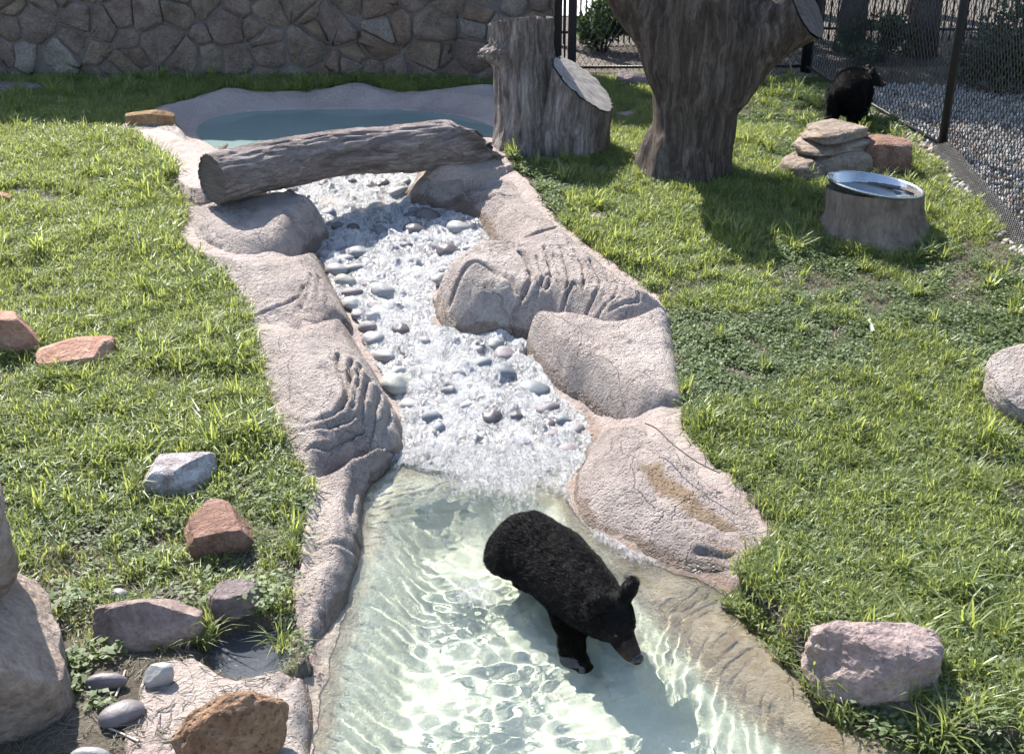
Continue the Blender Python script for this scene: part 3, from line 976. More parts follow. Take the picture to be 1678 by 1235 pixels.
COB_BASE = [smooth_noise_mesh('cobble', 3, 100 + k, 0.22, 0.9, f) for k, f in enumerate([(1, .8, .62), (1, .7, .55), (1, .9, .7), (1, .62, .5), (1, .85, .6)])]
COB_MESH = {}
def cobble(loc, r, rz, colour, label, var, tiltv=(0, 0), group='cobbles of the stream', squash=1.0):
    key = (var, colour)
    if key not in COB_MESH:
        me = COB_BASE[var].copy()
        me.materials.clear(); me.materials.append(COB_M[colour])
        COB_MESH[key] = me
    o = bpy.data.objects.new('cobble', COB_MESH[key])
    COL.objects.link(o)
    o.location = loc
    o.scale = (r, r, r * squash)
    o.rotation_euler = (tiltv[0], tiltv[1], rz)
    return tag(o, label, 'cobble', group)

ORD = ['first', 'second', 'third', 'fourth', 'fifth', 'sixth', 'seventh', 'eighth', 'ninth', 'tenth', 'eleventh', 'twelfth', 'thirteenth', 'fourteenth', 'fifteenth', 'sixteenth', 'seventeenth']
placed = []
def cob_px(x, y, wpx, rz, colour, label, lift=0.3, var=None):
    r0 = 0.06
    z = 0.3
    for _ in range(10):
        p = at(x, y, z)
        z = max(tz(p[0], p[1]), float(bed_z(p[1])) - 0.02) + r0 * lift
    r = wpx / 2 / scale_at((p[0], p[1], z))
    placed.append((p[0], p[1], r))
    cobble((p[0], p[1], z), r, R(rz), colour, label, len(placed) % 5 if var is None else var, (random.uniform(-.25, .25), random.uniform(-.25, .25)))

left_row = [(551, 409, 34, 20, 'grey'), (534, 419, 27, 70, 'purple'), (563, 426, 34, 10, 'grey'), (587, 416, 40, -10, 'grey'), (551, 443, 42, -20, 'grey'), (581, 441, 34, -15, 'grey'),
            (565, 463, 38, 5, 'green'), (573, 481, 42, -8, 'purple'), (577, 498, 34, -20, 'pale'), (587, 515, 28, -45, 'grey'), (602, 536, 36, -35, 'purple'), (610, 558, 40, -30, 'grey'),
            (628, 584, 50, -50, 'grey'), (647, 630, 54, -40, 'green'), (670, 663, 34, -35, 'pale'), (702, 684, 44, -8, 'blue'), (701, 710, 31, -70, 'pale')]
for i, (x, y, wp, rz, c) in enumerate(left_row):
    cob_px(x, y, wp, rz, c, ORD[i] + ' cobble from the log in the row lining the left stream edge', 0.45)
right_row = [(653, 314, 32, 35, 'grey'), (735, 352, 22, 70, 'pale'), (749, 374, 42, -15, 'grey'), (773, 389, 28, 40, 'grey'), (740, 395, 26, -10, 'pale'), (776, 407, 34, 15, 'pale'),
             (735, 413, 44, -10, 'wet'), (755, 427, 27, 30, 'grey'), (721, 458, 34, 45, 'pale')]
for i, (x, y, wp, rz, c) in enumerate(right_row):
    cob_px(x, y, wp, rz, c, ORD[i] + ' cobble below the log along the right edge of the upper stream', 0.4)
for x, y, wp, rz, c, lab in [(826, 584, 42, -60, 'purple', 'round purple-grey cobble under the overhang of the domed boulder'), (864, 599, 36, 30, 'grey', 'small dark grey cobble tucked behind the biggest blue cobble'),
        (824, 611, 50, -10, 'blue', 'flat blue-grey cobble left of the biggest blue cobble'), (872, 641, 58, 10, 'blue', 'biggest smooth blue-grey cobble at the right edge of the stream'),
        (898, 673, 44, 30, 'purple', 'wet purple cobble just below the biggest blue cobble'), (923, 690, 31, 25, 'blue', 'small oval blue-grey cobble above the pool inlet'),
        (942, 707, 42, 55, 'grey', 'upright oval grey cobble nearest the pitted boulder'), (910, 716, 38, 20, 'purple', 'splashed purple cobble at the right of the pool inlet'),
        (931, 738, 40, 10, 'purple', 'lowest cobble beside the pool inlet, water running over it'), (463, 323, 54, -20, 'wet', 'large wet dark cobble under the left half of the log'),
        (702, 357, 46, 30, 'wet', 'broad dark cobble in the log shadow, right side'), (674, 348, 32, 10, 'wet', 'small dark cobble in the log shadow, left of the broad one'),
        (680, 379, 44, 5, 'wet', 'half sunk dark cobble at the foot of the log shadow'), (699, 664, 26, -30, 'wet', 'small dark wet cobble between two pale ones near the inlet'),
        (787, 598, 44, 10, 'blue', 'foam-ringed blue cobble left of the flat blue one'), (627, 480, 46, -10, 'grey', 'grey cobble washed over by white water in mid stream')]:
    cob_px(x, y, wp, rz, c, lab, 0.35)
for x, y, r in DROWNED:
    if any((x - a) ** 2 + (y - b) ** 2 < (0.8 * (r + c)) ** 2 for a, b, c in placed): continue
    k = int(x * 9173 + y * 7919) % 1000
    cobble((x, y, float(bed_z(y)) - 0.004 + 0.012 * random.uniform(-1, 1)), r, random.uniform(0, 6.28), ['wet', 'grey', 'blue', 'purple', 'pale'][k % 5],
           'wet cobble half drowned in the white water of the stream', k % 5, (random.uniform(-.3, .3), random.uniform(-.3, .3)), 'cobbles drowned in the white water')

# ------------------------------------------------------------------ loose rocks
def rock_mesh(name, size, seed, p=5.0, cuts=7, amp=0.06, sub=5, rough=0.02, bias=None):
    bm = bmesh.new()
    bmesh.ops.create_icosphere(bm, subdivisions=sub, radius=1.0)
    me = bpy.data.meshes.new(name)
    bm.to_mesh(me); bm.free()
    V = verts_of(me).astype(float)
    r = (np.abs(V) ** p).sum(1) ** (-1 / p)
    V = V * r[:, None]
    rg = np.random.default_rng(seed)
    for k in range(cuts):
        nrm = rg.normal(size=3); nrm[2] = abs(nrm[2]) * 0.8; nrm /= np.linalg.norm(nrm)
        d = rg.uniform(0.70, 1.0)
        ex = np.maximum(V @ nrm - d, 0)
        V -= ex[:, None] * nrm * 0.97
    f = fbm3(V[:, 0] + seed, V[:, 1], V[:, 2], 1.5, 3, seed)
    V *= (1 + amp * f)[:, None]
    V += rough * np.stack([fbm3(V[:, 0] * 6 + 9 * k, V[:, 1] * 6, V[:, 2] * 6 + seed, 1.0, 4, seed + 5 + k, 0.65) for k in range(3)], 1)
    V = V * (np.array(size) / 2)
    set_verts(me, V)
    return me

def rock_px(name, box, h, mat, label, seed, rz=0.0, p=5.0, cuts=7, sink=0.12, amp=0.06, category='rock', group=None, rough=0.02, tilt=(0, 0), squash=1.0, keep=True, sub=5, minz=None):
    x0, y0, x1, y1 = box
    sink = sink + 0.05
    q = on_ground((x0 + x1) / 2, y1)
    sc = scale_at(q)
    dep = math.atan2(CAM_H - q.z, q.y)
    w_ = (x1 - x0) / sc
    d_ = max(((y1 - y0) / sc - h * (1 - sink) * math.cos(dep)) / math.sin(dep), 0.35 * w_) * squash
    c = Vector((q.x, q.y + d_ / 2, 0))
    c.z = tz(c.x, c.y)
    if minz is not None: c.z = minz
    me = rock_mesh(name, (w_, d_, h), seed, p, cuts, amp, sub, rough)
    o = link_mesh(name, me, mat, None, rough < 0.012)
    o.location = (c.x, c.y, c.z + h * (0.5 - sink))
    o.rotation_euler = (tilt[0], tilt[1], rz)
    tag(o, label, category, group)
    if keep: ROCKS_ON_LAWN.append((c.x, c.y, 0.46 * min(w_, d_) + 0.02, 0.5 * max(w_, d_)))
    return o

M_SAND = rock_mat('orange_sandstone', (0.30, 0.15, 0.10), (0.40, 0.225, 0.16), (0.48, 0.31, 0.24), 5, 0.5, 0.3)
M_RED = rock_mat('red_brown_stone', (0.14, 0.085, 0.065), (0.25, 0.14, 0.10), (0.33, 0.22, 0.18), 6, 0.6, 0.5)
M_BLOCK = rock_mat('grey_brown_stone', (0.17, 0.125, 0.11), (0.27, 0.205, 0.18), (0.36, 0.29, 0.25), 4, 0.5, 0.3)
M_PORE = rock_mat('porous_rust_stone', (0.22, 0.12, 0.065), (0.33, 0.20, 0.12), (0.42, 0.29, 0.20), 5, 1.0, 1.2)
M_PINK = rock_mat('pink_grey_stone', (0.24, 0.18, 0.17), (0.35, 0.27, 0.25), (0.42, 0.34, 0.29), 4, 0.7, 0.5, speck=(0.30, 0.20, 0.12))
M_WHITE = rock_mat('lime_bloomed_stone', (0.24, 0.19, 0.18), (0.40, 0.36, 0.36), (0.62, 0.60, 0.61), 7, 0.6, 0.4, speck=(0.70, 0.69, 0.70))
M_DARK = rock_mat('dark_mauve_stone', (0.12, 0.095, 0.095), (0.19, 0.15, 0.145), (0.26, 0.21, 0.20), 5, 0.5, 0.4)
M_TAN = rock_mat('tan_layered_stone', (0.19, 0.15, 0.12), (0.27, 0.215, 0.172), (0.35, 0.285, 0.23), 4, 0.6, 0.3)
M_BROWNFLAT = rock_mat('flat_brown_stone', (0.20, 0.11, 0.05), (0.30, 0.18, 0.09), (0.40, 0.27, 0.16), 5, 0.4, 0.2)

rock_px('flat_rock', (207, 176, 284, 208), 0.15, M_BROWNFLAT, 'flat brown rock lying on the rim left of the upper pool', 3, 0.1, 4, 5, 0.05, keep=False, squash=0.5)
rock_px('sandstone_block', (-58, 508, 64, 588), 0.28, M_SAND, 'tall orange sandstone block at the left picture edge', 5, 0.25, 8, 4, 0.12)
rock_px('sandstone_block', (56, 547, 178, 612), 0.17, M_SAND, 'low orange sandstone block with a cracked flat top', 9, 0.12, 7, 5, 0.15)
rock_px('stone_block', (226, 730, 344, 820), 0.17, M_WHITE, 'pale lime-stained block in the left lawn', 12, 0.1, 6, 4, 0.15)
rock_px('stone_block', (293, 806, 403, 916), 0.20, M_RED, 'red-brown pitted block below the pale lime-stained block', 17, 0.35, 5, 7, 0.15)
rock_px('stone_block', (150, 956, 324, 1066), 0.24, M_BLOCK, 'long grey-brown block with a shaded front beside the puddle', 21, 0.18, 6, 6, 0.2, tilt=(0.05, -0.12))
rock_px('stone_block', (338, 945, 428, 1024), 0.16, M_DARK, 'small dark angular rock behind the puddle', 25, 0.5, 4, 9, 0.15)
rock_px('boulder', (288, 1126, 468, 1262), 0.30, M_PORE, 'rust-brown porous boulder at the bottom left corner of the pool', 30, 0.5, 2.8, 5, 0.06, 0.16, rough=0.035)
rock_px('boulder', (1336, 1000, 1584, 1164), 0.36, M_PINK, 'pinkish grey boulder in the grass right of the pool', 38, -0.2, 2.8, 7, 0.34, 0.22, rough=0.05, tilt=(0.0, 0.08))
rock_px('pebble', (174, 958, 206, 986), 0.06, COB_M['pale'], 'small pale round pebble behind the long block', 41, 0, 2.2, 0, 0.2, rough=0.0, sub=4)
rock_px('pebble', (232, 1082, 282, 1127), 0.10, COB_M['pale'], 'cream angular pebble in front of the long block', 43, 0.4, 3, 5, 0.1, rough=0.005, sub=4)
rock_px('cobblestone', (138, 1099, 205, 1132), 0.075, COB_M['purple'], 'dull mauve oval stone left of the cream pebble', 45, 0.1, 2.3, 1, 0.15, rough=0.008, sub=4)
rock_px('cobblestone', (155, 1140, 233, 1196), 0.09, COB_M['purple'], 'smooth purple oval stone below the cream pebble', 47, 0.5, 2.1, 0, 0.12, rough=0.0, sub=4)
rock_px('cobblestone', (110, 1218, 180, 1262), 0.09, COB_M['grey'], 'grey rounded stone cut by the bottom picture edge', 49, 0.0, 2.2, 0, 0.1, rough=0.0, sub=4)
rock_px('flat_rock', (-60, 136, 64, 160), 0.14, M_DARK, 'low dark rock in the shade below the stone wall, far left', 51, 0, 3, 4, 0.2)
rock_px('flat_rock', (150, 124, 188, 137), 0.07, M_RED, 'flat reddish stone in the shaded grass by the wall foot', 53, 0, 3, 3, 0.3)
rock_px('flat_rock', (-34, 312, 14, 334), 0.09, M_SAND, 'small sandy rock in the sunny lawn at the left picture edge', 55, 0, 3, 5, 0.2)
rock_px('boulder', (1012, 112, 1068, 146), 0.18, M_DARK, 'dark rock in the shade between stump and forked trunk', 57, 0, 3, 6, 0.15)
rock_px('flat_rock', (1008, 180, 1048, 194), 0.05, M_PINK, 'thin pale stone sunk in grass right of the stump', 59, 0, 3, 3, 0.3)
rock_px('flat_rock', (950, 346, 1002, 364), 0.05, M_PINK, 'thin pale stone sunk in grass below the stump', 61, 0, 3, 3, 0.35)
rock_px('boulder', (1410, 216, 1506, 292), 0.30, M_RED, 'reddish boulder behind the layered rock stack near the mesh fence', 63, 0.2, 3.5, 6, 0.12)
# layered rock stack: three slabs that lean into one sculpture
st_ = empty('rock_stack', on_ground(1362, 290))
tag(st_, 'tan layered rock stack in front of the far bear', 'rock')
bx = st_.location
for i, (dx, dy, dz, sx, sy, sz, sd) in enumerate([(0.0, 0.20, 0.07, 0.68, 0.46, 0.27, 71), (-0.20, 0.02, 0.05, 0.34, 0.34, 0.19, 79), (0.02, 0.22, 0.205, 0.58, 0.42, 0.12, 73), (0.05, 0.24, 0.30, 0.50, 0.38, 0.11, 75)]):
    me = rock_mesh('slab', (sx, sy, sz), sd, 4.5, 4, 0.12, 5, 0.03)
    o = link_mesh('slab', me, M_TAN, st_)
    o.location = (dx, dy, dz)
    o.rotation_euler = (0, 0.03 * (-1) ** i, 0.2 * i)
ROCKS_ON_LAWN.append((bx.x, bx.y + 0.22, 0.32, 0.36))
# sculpted rocks that cut in from the left and right picture edges
M_EDGE = rock_mat('tan_sculpted_rock', (0.20, 0.155, 0.12), (0.29, 0.23, 0.185), (0.38, 0.31, 0.26), 3, 0.6, 0.5)
b0 = empty('edge_boulder', on_ground(20, 1190))
tag(b0, 'big sculpted tan boulder with a dark joint at the left picture edge', 'rock')
for nm, loc, size, sd, rz in [('lower_rock', (-0.36, 0.20, 0.18), (0.92, 0.95, 0.72), 81, 0.55), ('upper_rock', (-0.40, 0.40, 0.62), (0.60, 0.62, 0.46), 83, 0.5)]:
    o = link_mesh(nm, rock_mesh(nm, size, sd, 6.0, 2, 0.12, 6, 0.02), M_EDGE, b0)
    o.location = loc; o.rotation_euler = (0.12, 0.0, rz)
ROCKS_ON_LAWN.append((b0.location.x - 0.3, b0.location.y + 0.25, 0.42, 0.5))
rock_px('edge_boulder', (1640, 540, 1860, 712), 0.42, M_CONC, 'pale sculpted boulder at the right picture edge in the lawn', 87, 0.2, 3, 6, 0.12, sub=6)

# puddle behind the concrete pad
n = NT('puddle_water')
v = n.coord('World')
M_PUD = n.done(n.principled((0.055, 0.06, 0.07), 0.04, n.bump(n.noise(v, 14, 4, 0.6), 0.25, 0.04), spec=0.6, ior=1.33))
pc = PUD.mean(0)
PW = pc + (PUD - pc) * 1.05
o = poly_obj('puddle', [(a, b, PUD_Z - 0.024) for a, b in PW], [list(range(len(PW)))], M_PUD)
tag(o, kind='structure')

# ------------------------------------------------------------------ dead wood
def loft(path, radii, nseg, nring, disp, M=None, squash=None):
    """tube round a path (points from base to tip); disp(theta, s, t) is added to the radius. Returns V, F, end rings"""
    P = spline(path, 12, False)
    rr = spline([(r, 0) for r in radii], 12, False)[:, 0]
    seg = np.r_[0, np.cumsum(np.linalg.norm(np.diff(P, axis=0), axis=1))]
    t = np.linspace(0, seg[-1], nring)
    C = np.stack([np.interp(t, seg, P[:, k]) for k in range(3)], 1)
    r = np.interp(t, seg, rr)
    T = np.gradient(C, axis=0); T /= np.linalg.norm(T, axis=1)[:, None]
    ref = np.array((1.0, 0, 0)) if abs(T[0][0]) < 0.8 else np.array((0, 1.0, 0))
    U = np.zeros_like(T)
    u = ref - T[0] * (ref @ T[0]); u /= np.linalg.norm(u)
    for i in range(nring):
        u = u - T[i] * (u @ T[i]); u /= np.linalg.norm(u)
        U[i] = u
    W = np.cross(T, U)
    th = np.linspace(0, 2 * np.pi, nseg, endpoint=False)
    TH, S = np.meshgrid(th, t)
    RR = r[:, None] + disp(TH, S, S / seg[-1], r[:, None])
    V = C[:, None, :] + RR[..., None] * (np.cos(TH)[..., None] * U[:, None, :] + np.sin(TH)[..., None] * W[:, None, :])
    V = V.reshape(-1, 3)
    i = np.arange(nring * nseg).reshape(nring, nseg)
    j = np.roll(i, -1, 1)
    F = np.c_[i[:-1].ravel(), j[:-1].ravel(), j[1:].ravel(), i[1:].ravel()]
    return V, F, i[0], i[-1], C, T

def bark_disp(seed, depth, furrow=9.0, along=2.2, lump=0.04):
    def f(th, s, t, r):
        x = np.cos(th) * furrow / 3; y = np.sin(th) * furrow / 3
        a = fbm3(x, y, s * along, 1.0, 4, seed, 0.6)
        ridg = 1 - 2 * np.abs(fbm3(x * 1.7 + 4, y * 1.7, s * along * 1.1 + 0.6 * a, 1.0, 3, seed + 3, 0.55))
        big = fbm3(np.cos(th), np.sin(th), s * 1.1, 1.0, 2, seed + 9)
        return depth * (0.7 * a + 0.75 * ridg - 0.4) + lump * big
    return f

def cap_disc(name, ring, inset, mat, parent, origin, rings=10, seed=1, bulge=0.0, nrm=None):
    """the sawn face that closes a ring of points"""
    c = ring.mean(0)
    k = len(ring)
    V = []
    for q in range(rings):
        f = 1 - q / rings
        V.append(c + (ring - c) * f * inset)
    V = np.concatenate(V + [[c]])
    if nrm is not None:
        V = V + np.asarray(nrm)[None, :] * (bulge + 0.006 * fbm3(V[:, 0], V[:, 1], V[:, 2], 14, 3, seed))[:, None]
    F = []
    for q in range(rings - 1):
        for a in range(k):
            b = (a + 1) % k
            F.append((q * k + a, q * k + b, (q + 1) * k + b, (q + 1) * k + a))
    for a in range(k):
        F.append(((rings - 1) * k + a, (rings - 1) * k + (a + 1) % k, rings * k))
    return poly_obj(name, V - origin, F, mat, parent, True)

M_LOG = wood_mat('log_bark', (0.10, 0.078, 0.070), (0.235, 0.195, 0.18), (0.40, 0.355, 0.335), (7, 7, 1.6))
M_STUMP = wood_mat('stump_bark', (0.065, 0.052, 0.045), (0.205, 0.172, 0.158), (0.41, 0.37, 0.35), (7, 7, 1.3))
M_TRUNK = wood_mat('bare_trunk_wood', (0.032, 0.024, 0.020), (0.088, 0.066, 0.053), (0.21, 0.175, 0.15), (6.5, 6.5, 0.7))
def endgrain(name, a, b_):
    n = NT(name)
    v = n.coord('Object')
    nz = n.noise(v, 3.0, 5, 0.6, 0.3)
    wv = n.n('TexWave', wave_type='RINGS', rings_direction='SPHERICAL')
    n.l(v, wv.inputs['Vector'])
    wv.inputs['Scale'].default_value = 14; wv.inputs['Distortion'].default_value = 3.5; wv.inputs['Detail'].default_value = 3
    st = n.noise(n.coord('Object', (4, 60, 12)), 1.0, 4, 0.6)
    f = n.math('ADD', n.math('MULTIPLY', wv.outputs[1], 0.10), n.math('MULTIPLY', st, 0.85))
    c = n.ramp(f, [(0.25, a), (0.7, b_)])
    c = n.mix(0.5, c, n.ramp(nz, [(0.3, 0.6), (0.7, 1.2)]), 'MULTIPLY')
    return n.done(n.principled(c, 0.85, n.bump(f, 0.5, 0.01), spec=0.2))
M_BOWLWOOD = wood_mat('bowl_stump_wood', (0.14, 0.105, 0.082), (0.225, 0.175, 0.137), (0.31, 0.25, 0.20), (3, 3, 1.2))
M_CUT = endgrain('weathered_cut', (0.22, 0.195, 0.18), (0.46, 0.43, 0.40))
M_CUTD = endgrain('dark_cut', (0.055, 0.045, 0.04), (0.17, 0.145, 0.13))

# the log lying across the stream
pl = [(*at(x, y, z), z) for x, y, z in [(346, 293, 0.84), (440, 272, 0.84), (560, 250, 0.83), (660, 243, 0.82), (740, 236, 0.82), (812, 238, 0.80)]]
log = empty('log', (pl[0][0], pl[0][1], 0))
ax = Vector(pl[-1]) - Vector(pl[0])
qz = ax.to_track_quat('Z', 'Y')
log.location = pl[0]
log.rotation_mode = 'QUATERNION'
log.rotation_quaternion = qz
tag(log, 'thick grey bark-covered log lying across the stream', 'log')
Mi = np.array((Matrix.Translation(pl[0]) @ qz.to_matrix().to_4x4()).inverted())
bd = bark_disp(201, 0.022, 11, 3.0, 0.012)
def log_disp(th, s, t, r):
    d = bd(th, s, t, r)
    L = s.max()
    d = d + 0.06 * np.exp(-((s - 0.70 * L) / 0.09) ** 2) * np.maximum(np.cos(th - 2.2), 0) ** 4      # knot
    tip = smooth(0.90, 1.0, t)
    d = d - tip * (0.05 + 0.07 * (0.5 + 0.5 * np.sin(2 * th + 1.0)) + 0.05 * noise2(th * 3, s * 0, 5))
    return d
V, F, r0, r1, C, T = loft(pl, [0.175, 0.178, 0.17, 0.172, 0.175, 0.165], 128, 230, log_disp)
def loc_(V): return (np.c_[V, np.ones(len(V))] @ Mi.T)[:, :3]
VL = loc_(V)
# the right end is broken off on a ragged slant
tt = np.repeat(np.linspace(0, 1, 230), 128)
upv = (np.array(qz.inverted() @ Vector((0, 0, 1))))
cl = loc_(np.repeat(C, 128, 0))
off = (VL - cl) @ upv
VL[:, 2] -= smooth(0.80, 1.0, tt) * (1.1 * off + 0.05 + 0.05 * noise3(VL[:, 0] * 14, VL[:, 1] * 14, 0 * tt, 17))
mesh_obj('bark', VL, F, M_LOG, log)
cap_disc('cut_face', VL[r0], 0.995, M_CUTD, log, np.zeros(3), nrm=(0, 0, -1), bulge=-0.012, seed=5)
cap_disc('broken_end', VL[r1], 0.98, M_CUTD, log, np.zeros(3), nrm=(0, 0, 1), bulge=-0.03, seed=6)

# the pale forked stump
sb = on_ground(905, 262)
ctr = Vector((sb.x, sb.y + 0.36, tz(sb.x, sb.y + 0.3)))
stump = empty('tree_stump', ctr)
tag(stump, 'grey sawn tree stump with a slanted side cut behind the log', 'stump')
def topz(y, Y): return CAM_H - Y * math.tan(PITCH + math.atan((y - 617.5) / FPX))
Yc = ctr.y
def sx(xpx, z, Y=Yc): return (xpx - 839) / FPX * (CP * Y + SP * (CAM_H - z))
zt = topz(34, Yc)
path = [(sx(868, ctr.z), Yc, ctr.z - 0.12), (sx(866, ctr.z + .25), Yc, ctr.z + 0.25), (sx(862, ctr.z + 0.55), Yc, ctr.z + 0.55), (sx(856, ctr.z + .85), Yc + 0.02, ctr.z + 0.85), (sx(852, zt), Yc + 0.03, zt)]
bd1 = bark_disp(211, 0.040, 12, 1.6, 0.035)
def stump_disp(th, s, t, r):
    d = bd1(th, s, t, r)
    fl = 0.10 * (1 - smooth(0.0, 0.30, t)) * (0.5 + 0.5 * np.cos(3 * th + 0.5))
    knob = 0.085 * np.exp(-((t - 0.80) / 0.07) ** 2) * np.maximum(np.cos(th - 3.3), 0) ** 4
    return d + fl + knob + knob * 0.8 * noise2(th * 16, s * 22, 8) + knob * 0.5 * noise2(th * 40, s * 60, 18)
V, F, r0, r1, C, T = loft(path, [0.31, 0.27, 0.245, 0.235, 0.255], 150, 170, stump_disp)
o3 = np.array(ctr)
topr = V[r1]
V[r1, 2] -= 0.16 * (topr[:, 1] - topr[:, 1].mean()) + 0.02
mesh_obj('main_stem', V - o3, F, M_STUMP, stump)
ring = V[r1]
cap_disc('cut_face', ring, 0.995, M_CUT, stump, o3, nrm=(0, 0, 1), bulge=0.0)
# side stem, sawn off on a slant
pa = [(sx(934, ctr.z), Yc - 0.06, ctr.z - 0.12), (sx(938, ctr.z + .2), Yc - 0.08, ctr.z + 0.2), (sx(948, ctr.z + .45), Yc - 0.10, ctr.z + 0.42), (sx(960, ctr.z + .7), Yc - 0.12, ctr.z + 0.66), (sx(974, ctr.z + .9), Yc - 0.13, ctr.z + 0.92)]
bd2 = bark_disp(217, 0.030, 12, 1.6, 0.02)
V, F, r0, r1, C, T = loft(pa, [0.32, 0.30, 0.285, 0.285, 0.29], 150, 170, lambda th, s, t, r: bd2(th, s, t, r) + 0.05 * (1 - smooth(0, 0.2, t)) * np.cos(4 * th))
# slice it with a plane through three seen points of the cut
pA = np.array((sx(925, topz(100, Yc + 0.05), Yc + 0.05), Yc + 0.05, topz(100, Yc + 0.05)))
pB = np.array((sx(1014, topz(182, Yc - 0.10), Yc - 0.10), Yc - 0.10, topz(182, Yc - 0.10)))
e1 = pB - pA
nrm = np.cross(e1, np.array((0.30, 1.0, 0.06))); nrm /= np.linalg.norm(nrm)
if nrm[2] < 0: nrm = -nrm
bm = bmesh.new()
me = raw_mesh('side_stem', V, F)
bm.from_mesh(me)
res = bmesh.ops.bisect_plane(bm, geom=bm.verts[:] + bm.edges[:] + bm.faces[:], plane_co=pA, plane_no=nrm, clear_outer=True)
bpy.data.meshes.remove(me)
cutv = [g for g in res['geom_cut'] if isinstance(g, bmesh.types.BMVert)]
pts = np.array([v.co for v in cutv])
cen = pts.mean(0)
u_ = e1 / np.linalg.norm(e1); w_ = np.cross(nrm, u_)
an = np.arctan2((pts - cen) @ w_, (pts - cen) @ u_)
ring = pts[np.argsort(an)]
for v_ in bm.verts: v_.co -= Vector(o3)
bm_obj('side_stem', bm, M_STUMP, stump, True)
cap_disc('slanted_cut', ring, 0.97, M_CUT, stump, o3, nrm=nrm, bulge=0.008, seed=9)
ROCKS_ON_LAWN.append((ctr.x, ctr.y, 0.42, 0.5))

# the big forked trunk
tb = on_ground(1132, 306)
tc = Vector((tb.x, tb.y + 0.36, tz(tb.x, tb.y + 0.36)))
trunk = empty('dead_tree', tc)
tag(trunk, 'massive dark forked dead trunk standing in the lawn', 'tree')
def tp(x, y, Y): 
    z = topz(y, Y)
    return Vector((sx(x, z, Y), Y, z)) - tc
Yt = tc.y
bm = bmesh.new()
def limb(pts):
    for (p, r), (q, s) in zip(pts[:-1], pts[1:]):
        bm_capsule(bm, p, q, r, s)
limb([(Vector((0.0, 0, -0.1)), 0.40), (tp(1134, 240, Yt), 0.335), (tp(1137, 180, Yt), 0.335), (tp(1145, 120, Yt), 0.36), (tp(1150, 60, Yt), 0.37), (tp(1150, 0, Yt), 0.37), (tp(1150, -40, Yt), 0.33)])
limb([(tp(1120, 110, Yt), 0.30), (tp(1090, 55, Yt), 0.25), (tp(1055, 5, Yt + 0.02), 0.23), (tp(1020, -50, Yt + 0.05), 0.21), (tp(990, -110, Yt + 0.1), 0.20), (tp(965, -180, Yt + 0.15), 0.17)])
limb([(tp(1175, 130, Yt), 0.30), (tp(1215, 75, Yt), 0.29), (tp(1262, 40, Yt - 0.02), 0.27), (tp(1305, 18, Yt - 0.05), 0.25), (tp(1350, 5, Yt - 0.08), 0.24)])
limb([(tp(1150, 0, Yt), 0.34), (tp(1165, -80, Yt + 0.05), 0.25), (tp(1180, -170, Yt + 0.1), 0.19)])
for k in range(7):
    a = k * 0.9 + 0.3
    limb([(Vector((math.cos(a) * 0.20, math.sin(a) * 0.20, 0.25)), 0.14), (Vector((math.cos(a) * 0.36, math.sin(a) * 0.36, -0.08)), 0.08)])
me = fuse(bm, 0.022, 10, 0.6)
# saw the right limb
bm = bmesh.new(); bm.from_mesh(me)
cp = tp(1340, 50, Yt - 0.07)
cn = (tp(1350, 5, Yt - 0.08) - tp(1290, 25, Yt - 0.03)).normalized()
cn = (cn + Vector((0.0, -0.30, 0.25))).normalized()
bmesh.ops.bisect_plane(bm, geom=bm.verts[:] + bm.edges[:] + bm.faces[:], plane_co=cp, plane_no=cn, clear_outer=True)
ed = [e for e in bm.edges if e.is_boundary]
cutpts = np.array([v.co for v in {v for e in ed for v in e.verts}])
bm.to_mesh(me); bm.free()
me.update()
V = verts_of(me).astype(float); N = normals_of(me).astype(float)
lean = V[:, 2:3] * 0
gx = V[:, 0] * 7; gy = V[:, 1] * 7; gz = V[:, 2] * 0.9
# furrows follow the limbs: stretch along x where the limb reaches right
wr = smooth(0.32, 0.6, V[:, 0]) * smooth(0.7, 0.95, V[:, 2])
gx = gx * (1 - 0.8 * wr); gz = V[:, 2] * (0.9 + 5.0 * wr)
rid = 1 - 2 * np.abs(fbm3(gx, gy, gz, 1.0, 4, 301, 0.6))
big = fbm3(V[:, 0], V[:, 1], V[:, 2], 2.2, 2, 305)
V = V + N * (0.010 * rid + 0.022 * big)[:, None]
set_verts(me, V)
link_mesh('stem', me, M_TRUNK, trunk)
if len(cutpts) > 8:
    cen = cutpts.mean(0)
    nn = np.array(cn); u_ = np.cross(nn, (0, 0, 1)); u_ /= np.linalg.norm(u_); w_ = np.cross(nn, u_)
    an = np.arctan2((cutpts - cen) @ w_, (cutpts - cen) @ u_)
    cap_disc('cut_face', cutpts[np.argsort(an)], 1.02, M_CUTD, trunk, np.zeros(3), nrm=nn, bulge=0.012, seed=12)
ROCKS_ON_LAWN.append((tc.x, tc.y, 0.36, 0.4))

